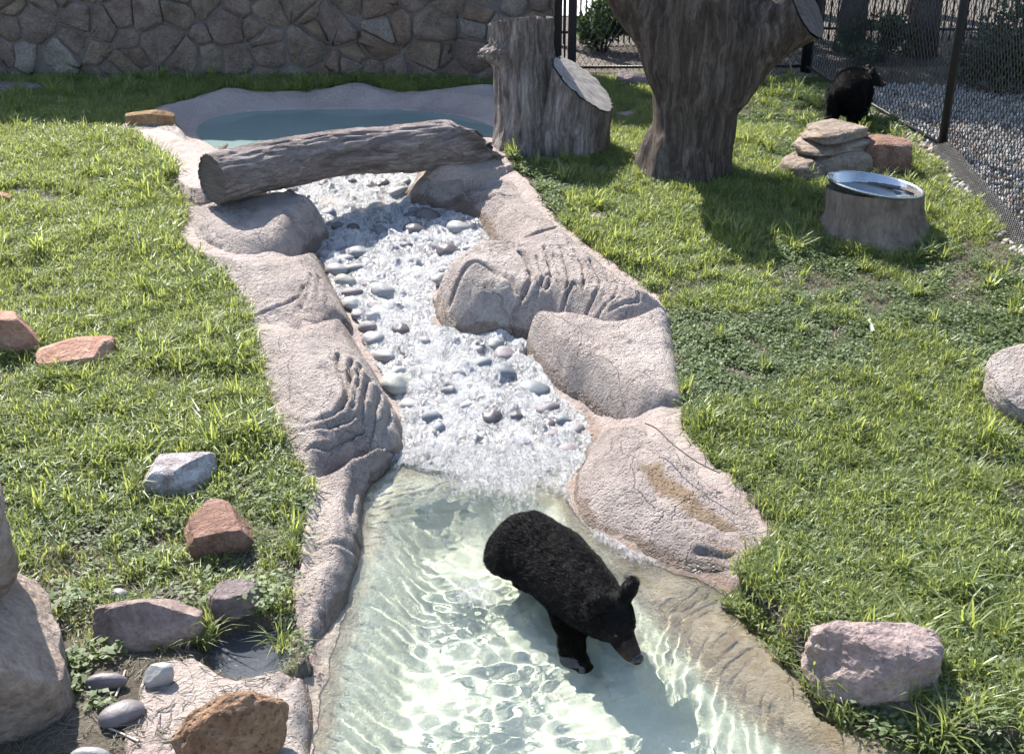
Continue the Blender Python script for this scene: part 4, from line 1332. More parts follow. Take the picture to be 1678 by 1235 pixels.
# low stump carrying a steel bowl
bw = on_ground(1446, 412)
bc = Vector((bw.x + 0.02, bw.y + 0.36, 0)); bc.z = tz(bc.x, bc.y)
bst = empty('bowl_stump', bc)
tag(bst, 'low flaring tree stump that carries the steel bowl', 'stump')
bd3 = bark_disp(231, 0.012, 9, 1.6, 0.03)
def bs_disp(th, s, t, r):
    fl = 0.15 * (1 - smooth(0.0, 0.6, t)) ** 1.5 * (0.35 + 0.65 * np.maximum(0, np.cos(2.5 * th + 0.6)) ** 2)
    return bd3(th, s, t, r) + fl
V, F, r0, r1, C, T = loft([(bc.x, bc.y, bc.z - 0.06), (bc.x, bc.y, bc.z + 0.08), (bc.x - 0.01, bc.y + 0.01, bc.z + 0.18), (bc.x - 0.02, bc.y + 0.02, bc.z + 0.28)], [0.37, 0.345, 0.335, 0.335], 120, 70, bs_disp)
o3 = np.array(bc)
V[:, 2] -= (V[:, 0] - bc.x) * 0.13 * smooth(bc.z, bc.z + 0.22, V[:, 2])
mesh_obj('bark', V - o3, F, M_BOWLWOOD, bst)
ring = V[r1]; rc = ring.mean(0); kk = len(ring)
W = np.concatenate([ring, rc + (ring - rc) * 0.92, rc + (ring - rc) * 0.80 - np.array((0, 0, 0.02))]) - o3
poly_obj('cut_face', W, [(q * kk + i, q * kk + (i + 1) % kk, (q + 1) * kk + (i + 1) % kk, (q + 1) * kk + i) for q in range(2) for i in range(kk)], M_CUTD, bst, True)
ROCKS_ON_LAWN.append((bc.x, bc.y, 0.36, 0.45))
# steel bowl
n = NT('brushed_steel')
v = n.coord('Object')
M_STEEL = n.done(n.principled(n.mix(n.noise(v, 12, 5, 0.6), (0.42, 0.43, 0.45), (0.66, 0.67, 0.69)), n.ramp(n.noise(v, 9, 4, 0.6), [(0.3, 0.16), (0.7, 0.38)]), None, 1.0))
bowl = empty('steel_bowl', (bc.x - 0.02, bc.y + 0.02, bc.z + 0.262))
bowl.rotation_euler = (R(-2), R(7), 0)
tag(bowl, 'wide shiny steel bowl of water set into the low stump', 'bowl')
prof = [(0.02, -0.12), (0.18, -0.115), (0.255, -0.07), (0.295, 0.0), (0.318, 0.055), (0.325, 0.066), (0.336, 0.066), (0.340, 0.056), (0.333, 0.048), (0.318, 0.03), (0.30, -0.01), (0.26, -0.085), (0.18, -0.13), (0.02, -0.135)]
ns = 72
V = [(r_ * math.cos(2 * math.pi * a / ns), r_ * math.sin(2 * math.pi * a / ns), z_) for r_, z_ in prof for a in range(ns)]
F = [(i * ns + a, i * ns + (a + 1) % ns, (i + 1) * ns + (a + 1) % ns, (i + 1) * ns + a) for i in range(len(prof) - 1) for a in range(ns)]
F += [[a for a in range(ns)], [(len(prof) - 1) * ns + a for a in range(ns)][::-1]]
poly_obj('basin', V, F, M_STEEL, bowl, True)
V = [(0.285 * math.cos(2 * math.pi * a / ns), 0.285 * math.sin(2 * math.pi * a / ns), -0.008) for a in range(ns)]
n = NT('bowl_water')
M_BW = n.done(n.principled((0.16, 0.19, 0.21), 0.03, n.bump(n.noise(n.coord('Object'), 9, 3), 0.08, 0.02), spec=0.6, ior=1.33))
poly_obj('water', V, [list(range(ns))], M_BW, bowl)

# ------------------------------------------------------------------ bears
def fur_mat(name, c):
    n = NT(name)
    v = n.coord('Object')
    col = n.mix(n.noise(v, 9, 4, 0.6), tuple(x * 0.7 for x in c), tuple(x * 1.4 for x in c))
    return n.done(n.principled(col, 0.38, n.bump(n.noise(v, 120, 4, 0.7), 0.5, 0.01), spec=0.11))
M_FUR = fur_mat('black_fur', (0.005, 0.0042, 0.0046))
M_MUZ = fur_mat('brown_muzzle', (0.040, 0.025, 0.018))
M_NOSE = simple_mat('wet_nose', (0.02, 0.018, 0.018), 0.25, 0, 0.5)
M_EYE = simple_mat('dark_eye', (0.015, 0.01, 0.008), 0.08, 0, 0.5)

def face(c, fwd, up, k):
    """places round a head at c looking along fwd; k is its radius"""
    f = Vector(fwd).normalized()
    r = f.cross(Vector(up)).normalized()
    u = r.cross(f).normalized()
    return f, r, u

def head_lumps(bm, c, f, r, u, k):
    q = Matrix((r, f, u)).transposed().to_quaternion()
    bm_ball(bm, c, (k * 0.92, k * 1.10, k * 0.90), 3, q)                                   # skull
    bm_ball(bm, c + f * k * 0.35 + u * k * 0.18, (k * 0.72, k * 0.8, k * 0.6), 3, q)        # brow
    for s in (-1, 1):
        bm_ball(bm, c + r * s * k * 0.45 + f * k * 0.25 - u * k * 0.25, (k * 0.48, k * 0.62, k * 0.5), 2, q)   # cheeks
    for i in range(9):
        t = i / 8
        rr = k * (0.62 - 0.18 * t)
        bm_ball(bm, c + f * k * (0.72 + 0.92 * t) - u * k * (0.18 + 0.16 * t), (rr * 0.92, rr, rr * 0.86), 2, q)  # muzzle
    return q

def ear(bm, base, f, r, u, s, k):
    d = (u * 0.85 + r * s * 0.55 - f * 0.18).normalized()
    n_ = (f * 0.9 + r * s * 0.35).normalized()
    sx_ = d.cross(n_).normalized()
    q = Matrix((sx_, n_, d)).transposed().to_quaternion()
    bm_ball(bm, base + d * k * 0.34, (k * 0.52, k * 0.34, k * 0.56), 3, q)

def fur_coat(name, body_me, parent, mat, count, length, flow, seed, width=0.0017, skip=None):
    """many fine hairs rooted on the body"""
    rg = np.random.default_rng(seed)
    V = verts_of(body_me).astype(float)
    body_me.calc_loop_triangles()
    T = np.empty(len(body_me.loop_triangles) * 3, np.int32)
    body_me.loop_triangles.foreach_get('vertices', T)
    T = T.reshape(-1, 3)
    a, b, c = V[T[:, 0]], V[T[:, 1]], V[T[:, 2]]
    nn = np.cross(b - a, c - a)
    ar = np.linalg.norm(nn, axis=1)
    nn /= np.maximum(ar, 1e-12)[:, None]
    pick = rg.choice(len(T), count, p=ar / ar.sum())
    u = rg.random((count, 2)); fl = u.sum(1) > 1; u[fl] = 1 - u[fl]
    P = a[pick] + (b - a)[pick] * u[:, :1] + (c - a)[pick] * u[:, 1:]
    N = nn[pick]
    if skip is not None:
        k = ~skip(P)
        P, N = P[k], N[k]
    count = len(P)
    D = flow(P)
    D = D - N * (D * N).sum(1)[:, None]
    D /= np.maximum(np.linalg.norm(D, axis=1), 1e-6)[:, None]
    clump = np.stack([fbm3(P[:, 0], P[:, 1], P[:, 2], 28, 2, seed + k) for k in range(3)], 1)
    H = N * 0.28 + D * 1.0 + 0.26 * clump + 0.14 * rg.normal(size=(count, 3))
    H /= np.linalg.norm(H, axis=1)[:, None]
    L = length(P) * rg.uniform(0.6, 1.15, count)
    S = np.cross(H, rg.normal(size=(count, 3))); S /= np.linalg.norm(S, axis=1)[:, None]
    mid = P + H * (L * 0.55)[:, None] + D * (L * 0.08)[:, None]
    tip = P + H * (L * 0.9)[:, None] + D * (L * 0.35)[:, None]
    w2 = width * 0.5
    root = P - N * 0.004
    VV = np.stack([root - S * w2, root + S * w2, mid + S * w2 * 0.8, mid - S * w2 * 0.8, tip], 1).reshape(-1, 3)
    i = np.arange(count)[:, None] * 5
    q = np.concatenate([i + np.array([[0, 1, 2]]), i + np.array([[0, 2, 3]]), i + np.array([[3, 2, 4]])], 0)
    o = mesh_obj(name, VV, q, mat, parent)
    return o

def make_bear(label, origin, spine, legs, head_c, fwd, up, k, hairs, hair_len, flow_dir, seed, voxel=0.012, group=None):
    root = empty('bear', origin)
    tag(root, label, 'bear', group)
    O = Vector(origin)
    bm = bmesh.new()
    for (p, r), (q, s) in zip(spine[:-1], spine[1:]):
        bm_capsule(bm, Vector(p) - O, Vector(q) - O, r, s)
    for leg in legs:
        for (p, r), (q, s) in zip(leg[:-1], leg[1:]):
            bm_capsule(bm, Vector(p) - O, Vector(q) - O, r, s)
        # paw
        p, r = leg[-1]
        d = Vector(flow_dir) * -1
        d.z = 0
        d.normalize()
        bm_ball(bm, Vector(p) - O + d * r * 0.5 - Vector((0, 0, r * 0.1)), (r * 1.05, r * 1.35, r * 0.8), 2, d.to_track_quat('Y', 'Z'))
    f, r_, u = face(head_c, fwd, up, k)
    hc = Vector(head_c) - O
    head_lumps(bm, hc, f, r_, u, k)
    for s in (-1, 1):
        ear(bm, hc + r_ * s * k * 0.58 + u * k * 0.62 - f * k * 0.22, f, r_, u, s, k)
    me = fuse(bm, voxel, 5, 0.5)
    V = verts_of(me)
    set_verts(me, V + normals_of(me) * (0.004 * fbm3(V[:, 0], V[:, 1], V[:, 2], 14, 3, seed))[:, None])
    me.materials.append(M_FUR); me.materials.append(M_MUZ)
    # brown snout
    cen = np.empty(len(me.polygons) * 3, np.float32); me.polygons.foreach_get('center', cen); cen = cen.reshape(-1, 3)
    al = (cen - np.array(hc)) @ np.array(f)
    idx = ((al > k * 1.25) & (np.linalg.norm(cen - np.array(hc), axis=1) < k * 2.6)).astype(np.int32)
    body = link_mesh('body', me, None, root)
    me.polygons.foreach_set('material_index', idx)
    me.update()
    tipc = hc + f * k * 1.98 - u * k * 0.24
    bm = bmesh.new()
    qn = Matrix((r_, f, u)).transposed().to_quaternion()
    bm_ball(bm, tipc, (k * 0.29, k * 0.22, k * 0.23), 3, qn)
    bm_obj('nose', bm, M_NOSE, root, True)
    for s in (-1, 1):
        bm = bmesh.new()
        bm_ball(bm, hc + r_ * s * k * 0.46 + f * k * 0.90 + u * k * 0.20, (k * 0.085,) * 3, 2)
        bm_obj('eye', bm, M_EYE, root, True)
    fd = np.array(flow_dir, float)
    hcn, fn = np.array(hc), np.array(f)
    def flow(P):
        w = smooth(-0.5 * k, 0.8 * k, (P - hcn) @ fn)[:, None]
        return fd[None] * (1 - w) + (-fn)[None] * w
    def ln(P):
        a_ = (P - hcn) @ fn
        e_ = (P - hcn) @ np.array(u)
        s_ = 1 - 0.78 * smooth(-0.3 * k, 1.0 * k, a_)
        near = np.linalg.norm(P - hcn, axis=1) < 1.6 * k
        s_ = np.where(near & (e_ > 0.75 * k), 0.35, s_)
        return hair_len * s_
    fur_coat('fur', me, root, M_FUR, hairs, ln, flow, seed, skip=lambda P: (P - hcn) @ fn > 1.55 * k)
    return root

# the bear wading in the near pool
def q3(x, y, z): 
    p = at(x, y, z)
    return (p[0], p[1], z)
FL = -0.33
spine = [(q3(842, 912, 0.0), 0.148), (q3(868, 900, 0.06), 0.185), (q3(907, 924, 0.07), 0.182), (q3(942, 957, 0.08), 0.168), (q3(967, 981, 0.09), 0.145), (q3(987, 1002, 0.10), 0.120)]
Fh = Vector(q3(940, 962, 0)); Hh = Vector(q3(862, 918, 0))
ax_ = (Fh - Hh).normalized(); sd_ = ax_.cross(Vector((0, 0, 1)))
def leg_at(base, side, fwd_, r0=0.085, bend=0.05):
    a = base + sd_ * side
    return [(Vector((a.x, a.y, 0.0)), r0), (Vector((a.x, a.y, -0.15)) + ax_ * bend, r0 * 0.75), (Vector((a.x, a.y, FL + 0.05)) + ax_ * fwd_, r0 * 0.62)]
legs = [leg_at(Fh, 0.10, 0.06), leg_at(Fh, -0.09, -0.02), leg_at(Hh, -0.01, -0.02, 0.09, 0.0), leg_at(Hh, -0.13, 0.06, 0.09)]
pw_ = Vector(q3(938, 1090, -0.18))
legs[0] = [(Fh + sd_ * 0.05 + Vector((0, 0, -0.06)), 0.10), (Fh.lerp(pw_, 0.5) + Vector((0, 0, -0.13)), 0.07), (Vector((pw_.x, pw_.y, -0.25)), 0.058)]
hc_ = Vector(q3(1000, 1007, 0.125))
nose_ = Vector(q3(1040, 1064, 0.045))
make_bear('wet black bear wading in the near pool, nose at the water', (Hh.x, Hh.y, FL), spine, legs, hc_, nose_ - hc_, Vector((0, 0, 1)), 0.110, 160000, 0.024, -ax_ + Vector((0, 0, -0.35)), 401, 0.011)

# the bear at the far fence, walking to the right
g2 = on_ground(1385, 206)
a2 = Vector((0.50, 0.86, 0)).normalized(); s2 = a2.cross(Vector((0, 0, 1)))
K2 = 0.80
def b2(f_, s_, z_):
    p = g2 + a2 * f_ * K2 + s2 * s_ * K2
    return Vector((p.x, p.y, g2.z + z_ * K2))
spine = [(b2(-0.14, 0, 0.40), 0.13), (b2(-0.04, 0, 0.43), 0.155), (b2(0.16, 0, 0.43), 0.15), (b2(0.32, 0, 0.42), 0.125), (b2(0.42, 0.03, 0.43), 0.10)]
legs = [[(b2(-0.12, 0.10, 0.34), 0.10), (b2(-0.08, 0.11, 0.18), 0.068), (b2(-0.13, 0.11, 0.045), 0.05)], [(b2(-0.12, -0.10, 0.34), 0.10), (b2(-0.17, -0.11, 0.18), 0.068), (b2(-0.22, -0.11, 0.045), 0.05)],
        [(b2(0.28, 0.09, 0.32), 0.09), (b2(0.29, 0.10, 0.17), 0.064), (b2(0.23, 0.10, 0.045), 0.05)], [(b2(0.28, -0.09, 0.32), 0.09), (b2(0.31, -0.10, 0.17), 0.064), (b2(0.37, -0.10, 0.045), 0.05)]]
make_bear('black bear standing by the mesh fence beyond the rock stack', g2, spine, legs, b2(0.46, 0.09, 0.45), a2 * 0.55 + s2 * 0.75 + Vector((0, 0, -0.22)), Vector((0, 0, 1)), 0.080, 60000, 0.028, -a2 + Vector((0, 0, -0.6)), 411, 0.013)

# ------------------------------------------------------------------ stone wall at the back
WY = 12.72
WALL_X0, WALL_X1, WALL_Z0, WALL_Z1 = -7.6, 0.43, 0.58, 3.30
wall = empty('stone_wall', ((WALL_X0 + WALL_X1) / 2, WY + 0.2, 0.6))
tag(wall, 'tall shaded rubble stone wall behind the upper pool', 'wall')
wo = np.array(wall.location)
n = NT('mortar')
v = n.coord('World')
M_MORTAR = n.done(n.principled(n.mix(n.noise(v, 6, 5, 0.6), (0.13, 0.112, 0.104), (0.19, 0.168, 0.156)), 0.95, n.bump(n.noise(v, 60, 6, 0.7), 0.6, 0.01), spec=0.1))
bm = bmesh.new()
bm_box(bm, Vector(((WALL_X0 + WALL_X1) / 2, WY + 0.22, (WALL_Z0 + WALL_Z1) / 2 - 0.1)) - Vector(wo), (WALL_X1 - WALL_X0, 0.40, WALL_Z1 - WALL_Z0 + 0.2))
bm_obj('mortar', bm, M_MORTAR, wall)
WM = [rock_mat('wall_stone_%s' % nm, a, b_, c_, 5, 0.6, 0.5, coord='World') for nm, a, b_, c_ in [
    ('rust', (0.148, 0.098, 0.076), (0.212, 0.145, 0.111), (0.272, 0.194, 0.154)), ('brown', (0.138, 0.105, 0.083), (0.203, 0.156, 0.125), (0.264, 0.210, 0.169)), ('grey', (0.187, 0.157, 0.136), (0.254, 0.216, 0.187), (0.335, 0.288, 0.250)),
    ('ochre', (0.162, 0.121, 0.087), (0.228, 0.172, 0.125), (0.287, 0.223, 0.167)), ('mauve', (0.144, 0.105, 0.090), (0.209, 0.156, 0.133), (0.271, 0.210, 0.180))]]
rg = np.random.default_rng(77)
seeds = []
gw, gh = 0.32, 0.245
for j, zz in enumerate(np.arange(WALL_Z0 + 0.05, WALL_Z1 + 0.2, gh)):
    for xx in np.arange(WALL_X0 - 0.2 + (j % 2) * gw / 2, WALL_X1 + 0.3, gw):
        seeds.append((xx + rg.uniform(-0.17, 0.17), zz + rg.uniform(-0.125, 0.125)))
seeds = np.array(seeds)
wts = rg.uniform(-0.03, 0.03, len(seeds))
def clip_poly(P, nx_, ny_, c):
    out = []
    for i in range(len(P)):
        a = P[i]; b = P[(i + 1) % len(P)]
        da = a[0] * nx_ + a[1] * ny_ - c; db = b[0] * nx_ + b[1] * ny_ - c
        if da <= 0: out.append(a)
        if (da < 0 < db) or (db < 0 < da):
            t = da / (da - db)
            out.append((a[0] + (b[0] - a[0]) * t, a[1] + (b[1] - a[1]) * t))
    return out
for i, (x, z) in enumerate(seeds):
    P = [(max(x - 0.5, WALL_X0), WALL_Z0), (min(x + 0.5, WALL_X1), WALL_Z0), (min(x + 0.5, WALL_X1), WALL_Z1), (max(x - 0.5, WALL_X0), WALL_Z1)]
    if P[0][0] >= P[1][0]: continue
    near = np.argsort((seeds[:, 0] - x) ** 2 + (seeds[:, 1] - z) ** 2)[1:22]
    for j in near:
        dx, dz = seeds[j] - (x, z)
        L = math.hypot(dx, dz)
        nx_, nz_ = dx / L, dz / L
        c = nx_ * (x + seeds[j][0]) / 2 + nz_ * (z + seeds[j][1]) / 2 + (wts[i] - wts[j]) - 0.006
        P = clip_poly(P, nx_, nz_, c)
        if len(P) < 3: break
    if len(P) < 3: continue
    P = np.array(P)
    ctr_ = P.mean(0)
    ar_ = 0.5 * abs(sum(P[a][0] * P[(a + 1) % len(P)][1] - P[(a + 1) % len(P)][0] * P[a][1] for a in range(len(P))))
    if ar_ < 0.004: continue
    # cut the corners, wobble the edges
    Q = []
    for a in range(len(P)):
        p_, q_ = P[a], P[(a + 1) % len(P)]
        for t in (0.09, 0.5, 0.91):
            w = p_ + (q_ - p_) * t
            Q.append(w + rg.normal(size=2) * 0.007 + (ctr_ - w) * 0.02)
    Q = np.array(Q)
    k = len(Q)
    d = rg.uniform(0.015, 0.045)
    tl = rg.normal(size=2) * 0.10
    V = []
    for f_, dd in ((1.0, -0.01), (0.985, d * 0.55), (0.93, d * 0.9), (0.55, d * 1.05)):
        W = ctr_ + (Q - ctr_) * f_
        pr = dd + ((W - ctr_) @ tl) * (0.0 if dd < 0 else 1.0) + (rg.normal(size=k) * 0.005 if dd > 0 else 0)
        V += [(w[0] - ctr_[0], -p_, w[1] - ctr_[1]) for w, p_ in zip(W, np.broadcast_to(pr, k))]
    V.append((0, -d * 1.08, 0))
    F = [(r_ * k + a, r_ * k + (a + 1) % k, (r_ + 1) * k + (a + 1) % k, (r_ + 1) * k + a) for r_ in range(3) for a in range(k)]
    F += [(3 * k + a, 3 * k + (a + 1) % k, 4 * k) for a in range(k)]
    o = poly_obj('stone', V, F, WM[rg.choice(5, p=[.24, .26, .13, .17, .20])], wall, True)
    o.location = Vector((ctr_[0], WY + 0.02, ctr_[1])) - Vector(wo)

# ------------------------------------------------------------------ fences
M_BLACK = simple_mat('black_coated_steel', (0.014, 0.014, 0.016), 0.45, 0.0, 0.4)
M_IRON = simple_mat('black_iron', (0.010, 0.010, 0.012), 0.5, 0.0, 0.4)

def tubes(A, B, r, n=4):
    """straight thin bars from points A to points B as one vertex / face table"""
    A = np.asarray(A, float); B = np.asarray(B, float)
    d = B - A; d /= np.linalg.norm(d, axis=1)[:, None]
    ref = np.where(np.abs(d[:, 2:3]) > 0.9, np.array([[1.0, 0, 0]]), np.array([[0, 0, 1.0]]))
    u = np.cross(d, ref); u /= np.linalg.norm(u, axis=1)[:, None]
    w = np.cross(d, u)
    V = []
    for P in (A, B):
        for k in range(n):
            a = 2 * math.pi * k / n + math.pi / 4
            V.append(P + r * (math.cos(a) * u + math.sin(a) * w))
    V = np.stack(V, 1)
    m = len(A)
    base = (np.arange(m) * 2 * n)[:, None]
    F = []
    for k in range(n):
        k2 = (k + 1) % n
        F.append(base + np.array([[k, k2, n + k2, n + k]]))
    return V.reshape(-1, 3), np.concatenate(F, 0)

def chain_fence(a, b, h, label, pitch=0.066, skirt=False, posts=3):
    A = Vector((a[0], a[1], tz(a[0], a[1]) if a[1] < 13.3 else 0.6)); B = Vector((b[0], b[1], tz(b[0], b[1]) if b[1] < 13.3 else 0.6))
    root = empty('chain_link_fence', A)
    tag(root, label, 'fence', 'mesh fence runs')
    d = B - A
    L = math.hypot(d.x, d.y)
    ux = np.array((d.x / L, d.y / L, d.z / L)); nn = np.array((-d.y / L, d.x / L, 0))
    PA, PB = [], []
    z0 = 0.02
    hh = h - z0
    k0 = 0.62                                      # diamonds taller than wide
    for s in (1, -1):
        span = hh * k0
        for t in np.arange(-span, L + span, pitch):
            # a wire that starts at (t, z0) and climbs with slope
            x0, x1 = t, t + span
            lo, hi = max(0, x0), min(L, x1)
            if hi - lo < 0.02: continue
            za = z0 + (lo - x0) / k0; zb = z0 + (hi - x0) / k0
            if s < 0: za, zb = z0 + (x1 - lo) / k0, z0 + (x1 - hi) / k0
            off = nn * (0.0025 * s)
            PA.append(ux * lo + np.array((0, 0, za)) + off)
            PB.append(ux * hi + np.array((0, 0, zb)) + off)
    V, F = tubes(PA, PB, 0.0030, 4)
    mesh_obj('wire_mesh', V, F, M_BLACK, root, False)
    for i in range(posts):
        t = L * i / (posts - 1)
        bm = bmesh.new()
        p = Vector(ux * t) + Vector(nn) * 0.04
        bm_rod(bm, p - Vector((0, 0, 0.2)), p + Vector((0, 0, h + 0.05)), 0.034, n=14)
        bm_obj('post', bm, M_BLACK, root, True)
    for zr in (0.06, h - 0.02):
        bm = bmesh.new()
        bm_rod(bm, Vector((0, 0, zr)) + Vector(nn) * 0.022, Vector(ux * L) + Vector((0, 0, zr)) + Vector(nn) * 0.022, 0.016, n=8)
        bm_obj('rail', bm, M_BLACK, root, True)
    if skirt:                                       # mesh skirt that lies out over the gravel
        PA, PB = [], []
        wd = 0.17
        for s in (1, -1):
            for t in np.arange(-wd, L, 0.030):
                lo, hi = max(0, t), min(L, t + wd)
                if hi - lo < 0.01: continue
                va, vb = lo - t, hi - t
                if s < 0: va, vb = wd - va, wd - vb
                f_ = lambda q: np.array((0, 0, 0.03 + 0.10 * (1 - q / wd))) + nn * (0.02 + q * 0.6) + nn * 0.002 * s
                PA.append(ux * lo + f_(va)); PB.append(ux * hi + f_(vb))
        V, F = tubes(PA, PB, 0.0042, 4)
        mesh_obj('mesh_skirt', V, F, M_BLACK, root, False)
    return root

FP = [(3.62, 5.6), (3.60, 9.95), (3.12, 13.05), (0.62, 13.05)]
chain_fence(FP[0], FP[1], 2.7, 'near run of black mesh fence beside the gravel, right edge', skirt=True, posts=3)
chain_fence(FP[1], FP[2], 2.7, 'far run of black mesh fence behind the standing bear', posts=2)
chain_fence(FP[2], FP[3], 2.7, 'shaded back run of black mesh fence behind the forked trunk', posts=3)

def picket_fence(name, a, b, h, label, step=0.062, bar=0.009, z=0.6, cat='fence'):
    A = Vector((*a, z)); B = Vector((*b, z))
    root = empty(name, A)
    tag(root, label, cat)
    d = B - A
    n_ = int(d.length / step)
    me = None
    for i in range(n_ + 1):
        if me is None:
            bm = bmesh.new()
            bm_box(bm, Vector((0, 0, h / 2)), (bar * 2, bar * 2, h))
            r_ = bmesh.ops.create_cone(bm, cap_ends=True, segments=4, radius1=bar * 1.5, radius2=0.001, depth=0.07)
            bmesh.ops.translate(bm, verts=r_['verts'], vec=(0, 0, h + 0.03))
            o = bm_obj('picket', bm, M_IRON, root)
            me = o.data
        else:
            o = bpy.data.objects.new('picket', me); COL.objects.link(o); o.parent = root
        o.location = d * (i / n_)
    ang = math.atan2(d.y, d.x)
    for zr in (0.14, h - 0.15):
        bm = bmesh.new()
        bm_box(bm, d / 2 + Vector((0, 0, zr)), (d.length, 0.024, 0.03), Matrix.Rotation(ang, 3, 'Z'))
        bm_obj('rail', bm, M_IRON, root)
    for t in (0.0, 1.0):
        bm = bmesh.new()
        bm_box(bm, d * t + Vector((0, 0, h / 2 + 0.05)), (0.085, 0.085, h + 0.1))
        bm_obj('post', bm, M_IRON, root)
    return root
picket_fence('iron_gate', (0.47, 12.86), (0.62, 12.86), 2.4, 'narrow black iron gate leaf between wall end and mesh fence', cat='gate')
picket_fence('picket_fence', (0.55, 14.9), (3.2, 15.2), 1.9, 'black iron picket fence seen beyond the gate', step=0.066)
picket_fence('picket_fence', (3.25, 15.2), (8.2, 15.0), 1.9, 'long black picket fence in the shade behind the mesh fence', step=0.085)

# street beyond: pale pavement, painted kerb and asphalt
def strip(name, x0, x1, y0, y1, z0, h, mat):
    bm = bmesh.new()
    bm_box(bm, Vector(((x0 + x1) / 2, (y0 + y1) / 2, z0 + h / 2)), (x1 - x0, y1 - y0, h))
    return tag(bm_obj(name, bm, mat), kind='structure')
strip('pavement', -14, 2.6, 17.0, 19.2, 0.55, 0.05, simple_mat('pale_concrete', (0.50, 0.49, 0.47), 0.9))
kerb = strip('kerb', -14, 26, 19.2, 19.42, 0.55, 0.16, simple_mat('orange_kerb_paint', (0.50, 0.25, 0.05), 0.7))
strip('road', -60, 60, 19.45, 27, 0.55, 0.045, simple_mat('asphalt', (0.06, 0.062, 0.068), 0.9))

# ------------------------------------------------------------------ trees and shrubs beyond the fences
M_TBARK = wood_mat('tree_bark', (0.035, 0.028, 0.024), (0.075, 0.06, 0.052), (0.13, 0.11, 0.095), (5, 5, 1.2))
M_LEAF = leaf_mat('tree_leaf', (0.030, 0.055, 0.016), (0.07, 0.11, 0.03), (0.10, 0.17, 0.03))
M_SHRUB = leaf_mat('shrub_leaf', (0.022, 0.042, 0.016), (0.055, 0.085, 0.03), (0.05, 0.09, 0.02))

def leaf_cloud(centres, radii, per, size, seed):
    rg = np.random.default_rng(seed)
    c = np.repeat(np.asarray(centres), per, 0)
    r = np.repeat(np.asarray(radii), per, 0)
    d = rg.normal(size=c.shape); d /= np.linalg.norm(d, axis=1)[:, None]
    p = c + d * r[:, None] * (rg.random((len(c), 1)) ** 0.5) * np.array((1, 1, 0.75))
    a = rg.normal(size=p.shape); a /= np.linalg.norm(a, axis=1)[:, None]
    b = np.cross(a, rg.normal(size=p.shape)); b /= np.linalg.norm(b, axis=1)[:, None]
    s = size * rg.uniform(0.6, 1.3, (len(p), 1))
    V = np.stack([p - a * s, p + b * s * 0.42, p + a * s, p - b * s * 0.42], 1).reshape(-1, 3)
    F = np.arange(len(p) * 4).reshape(-1, 4)
    return V, F

def tree(x, y, hgt, cr, cz, label, seed, rad=0.13, clumps=60, per=110):
    rg = np.random.default_rng(seed)
    root = empty('tree', (x, y, 0.58))
    tag(root, label, 'tree', 'trees beyond the fences')
    bm = bmesh.new()
    top = Vector((rg.uniform(-.2, .2), rg.uniform(-.2, .2), cz - 0.58))
    pts = [Vector((0, 0, -0.1)), Vector((0.02, 0.0, 0.7)), top * 0.55, top]
    rads = [rad * 1.35, rad, rad * 0.85, rad * 0.6]
    for i in range(3): bm_rod(bm, pts[i], pts[i + 1], rads[i], rads[i + 1], 12)
    C = []; Rr = []
    for k in range(9):
        a = k * 2.4 + rg.uniform(-.3, .3)
        e = Vector((math.cos(a) * cr * rg.uniform(.5, .85), math.sin(a) * cr * rg.uniform(.5, .85), rg.uniform(-0.3, 0.8) * cr * 0.6)) + top
        bm_rod(bm, pts[2].lerp(top, rg.uniform(0.2, 1)), e, rad * 0.4, rad * 0.1, 7)
    bm_obj('trunk', bm, M_TBARK, root, True)
    for k in range(clumps):
        d = rg.normal(size=3); d /= np.linalg.norm(d)
        C.append(np.array(top) + d * cr * rg.random() ** 0.4 * np.array((1, 1, 0.62)))
        Rr.append(rg.uniform(0.22, 0.42) * cr * 0.55)
    V, F = leaf_cloud(C, Rr, per, 0.075, seed)
    mesh_obj('crown', V, F, M_LEAF, root, False)

tree(1.42, 15.9, 6, 1.75, 4.7, 'dark trunk seen just beyond the gate', 501, 0.17)
tree(3.95, 14.6, 6, 1.9, 4.9, 'dark trunk behind the mesh fence, straight above the far bear', 503, 0.15)
tree(4.70, 14.3, 6, 1.8, 4.5, 'second dark trunk behind the mesh fence, right of the far bear', 505, 0.15)
tree(6.6, 15.2, 7, 2.5, 4.9, 'shady tree behind the mesh fence near the right picture edge', 507, 0.2, 80, 120)
tree(4.0, 17.2, 7, 2.3, 5.2, 'tree furthest back behind the picket fence', 509, 0.2, 70, 120)
tree(2.9, 16.6, 7, 2.1, 4.4, 'leaning tree behind the picket fence and the forked trunk', 513, 0.16, 70, 120)
tree(5.6, 17.2, 7, 2.4, 4.6, 'broad tree behind the long picket fence', 515, 0.18, 80, 120)
tree(8.2, 13.2, 7, 2.3, 4.6, 'tree standing beyond the right picture edge', 511, 0.2, 70, 120)

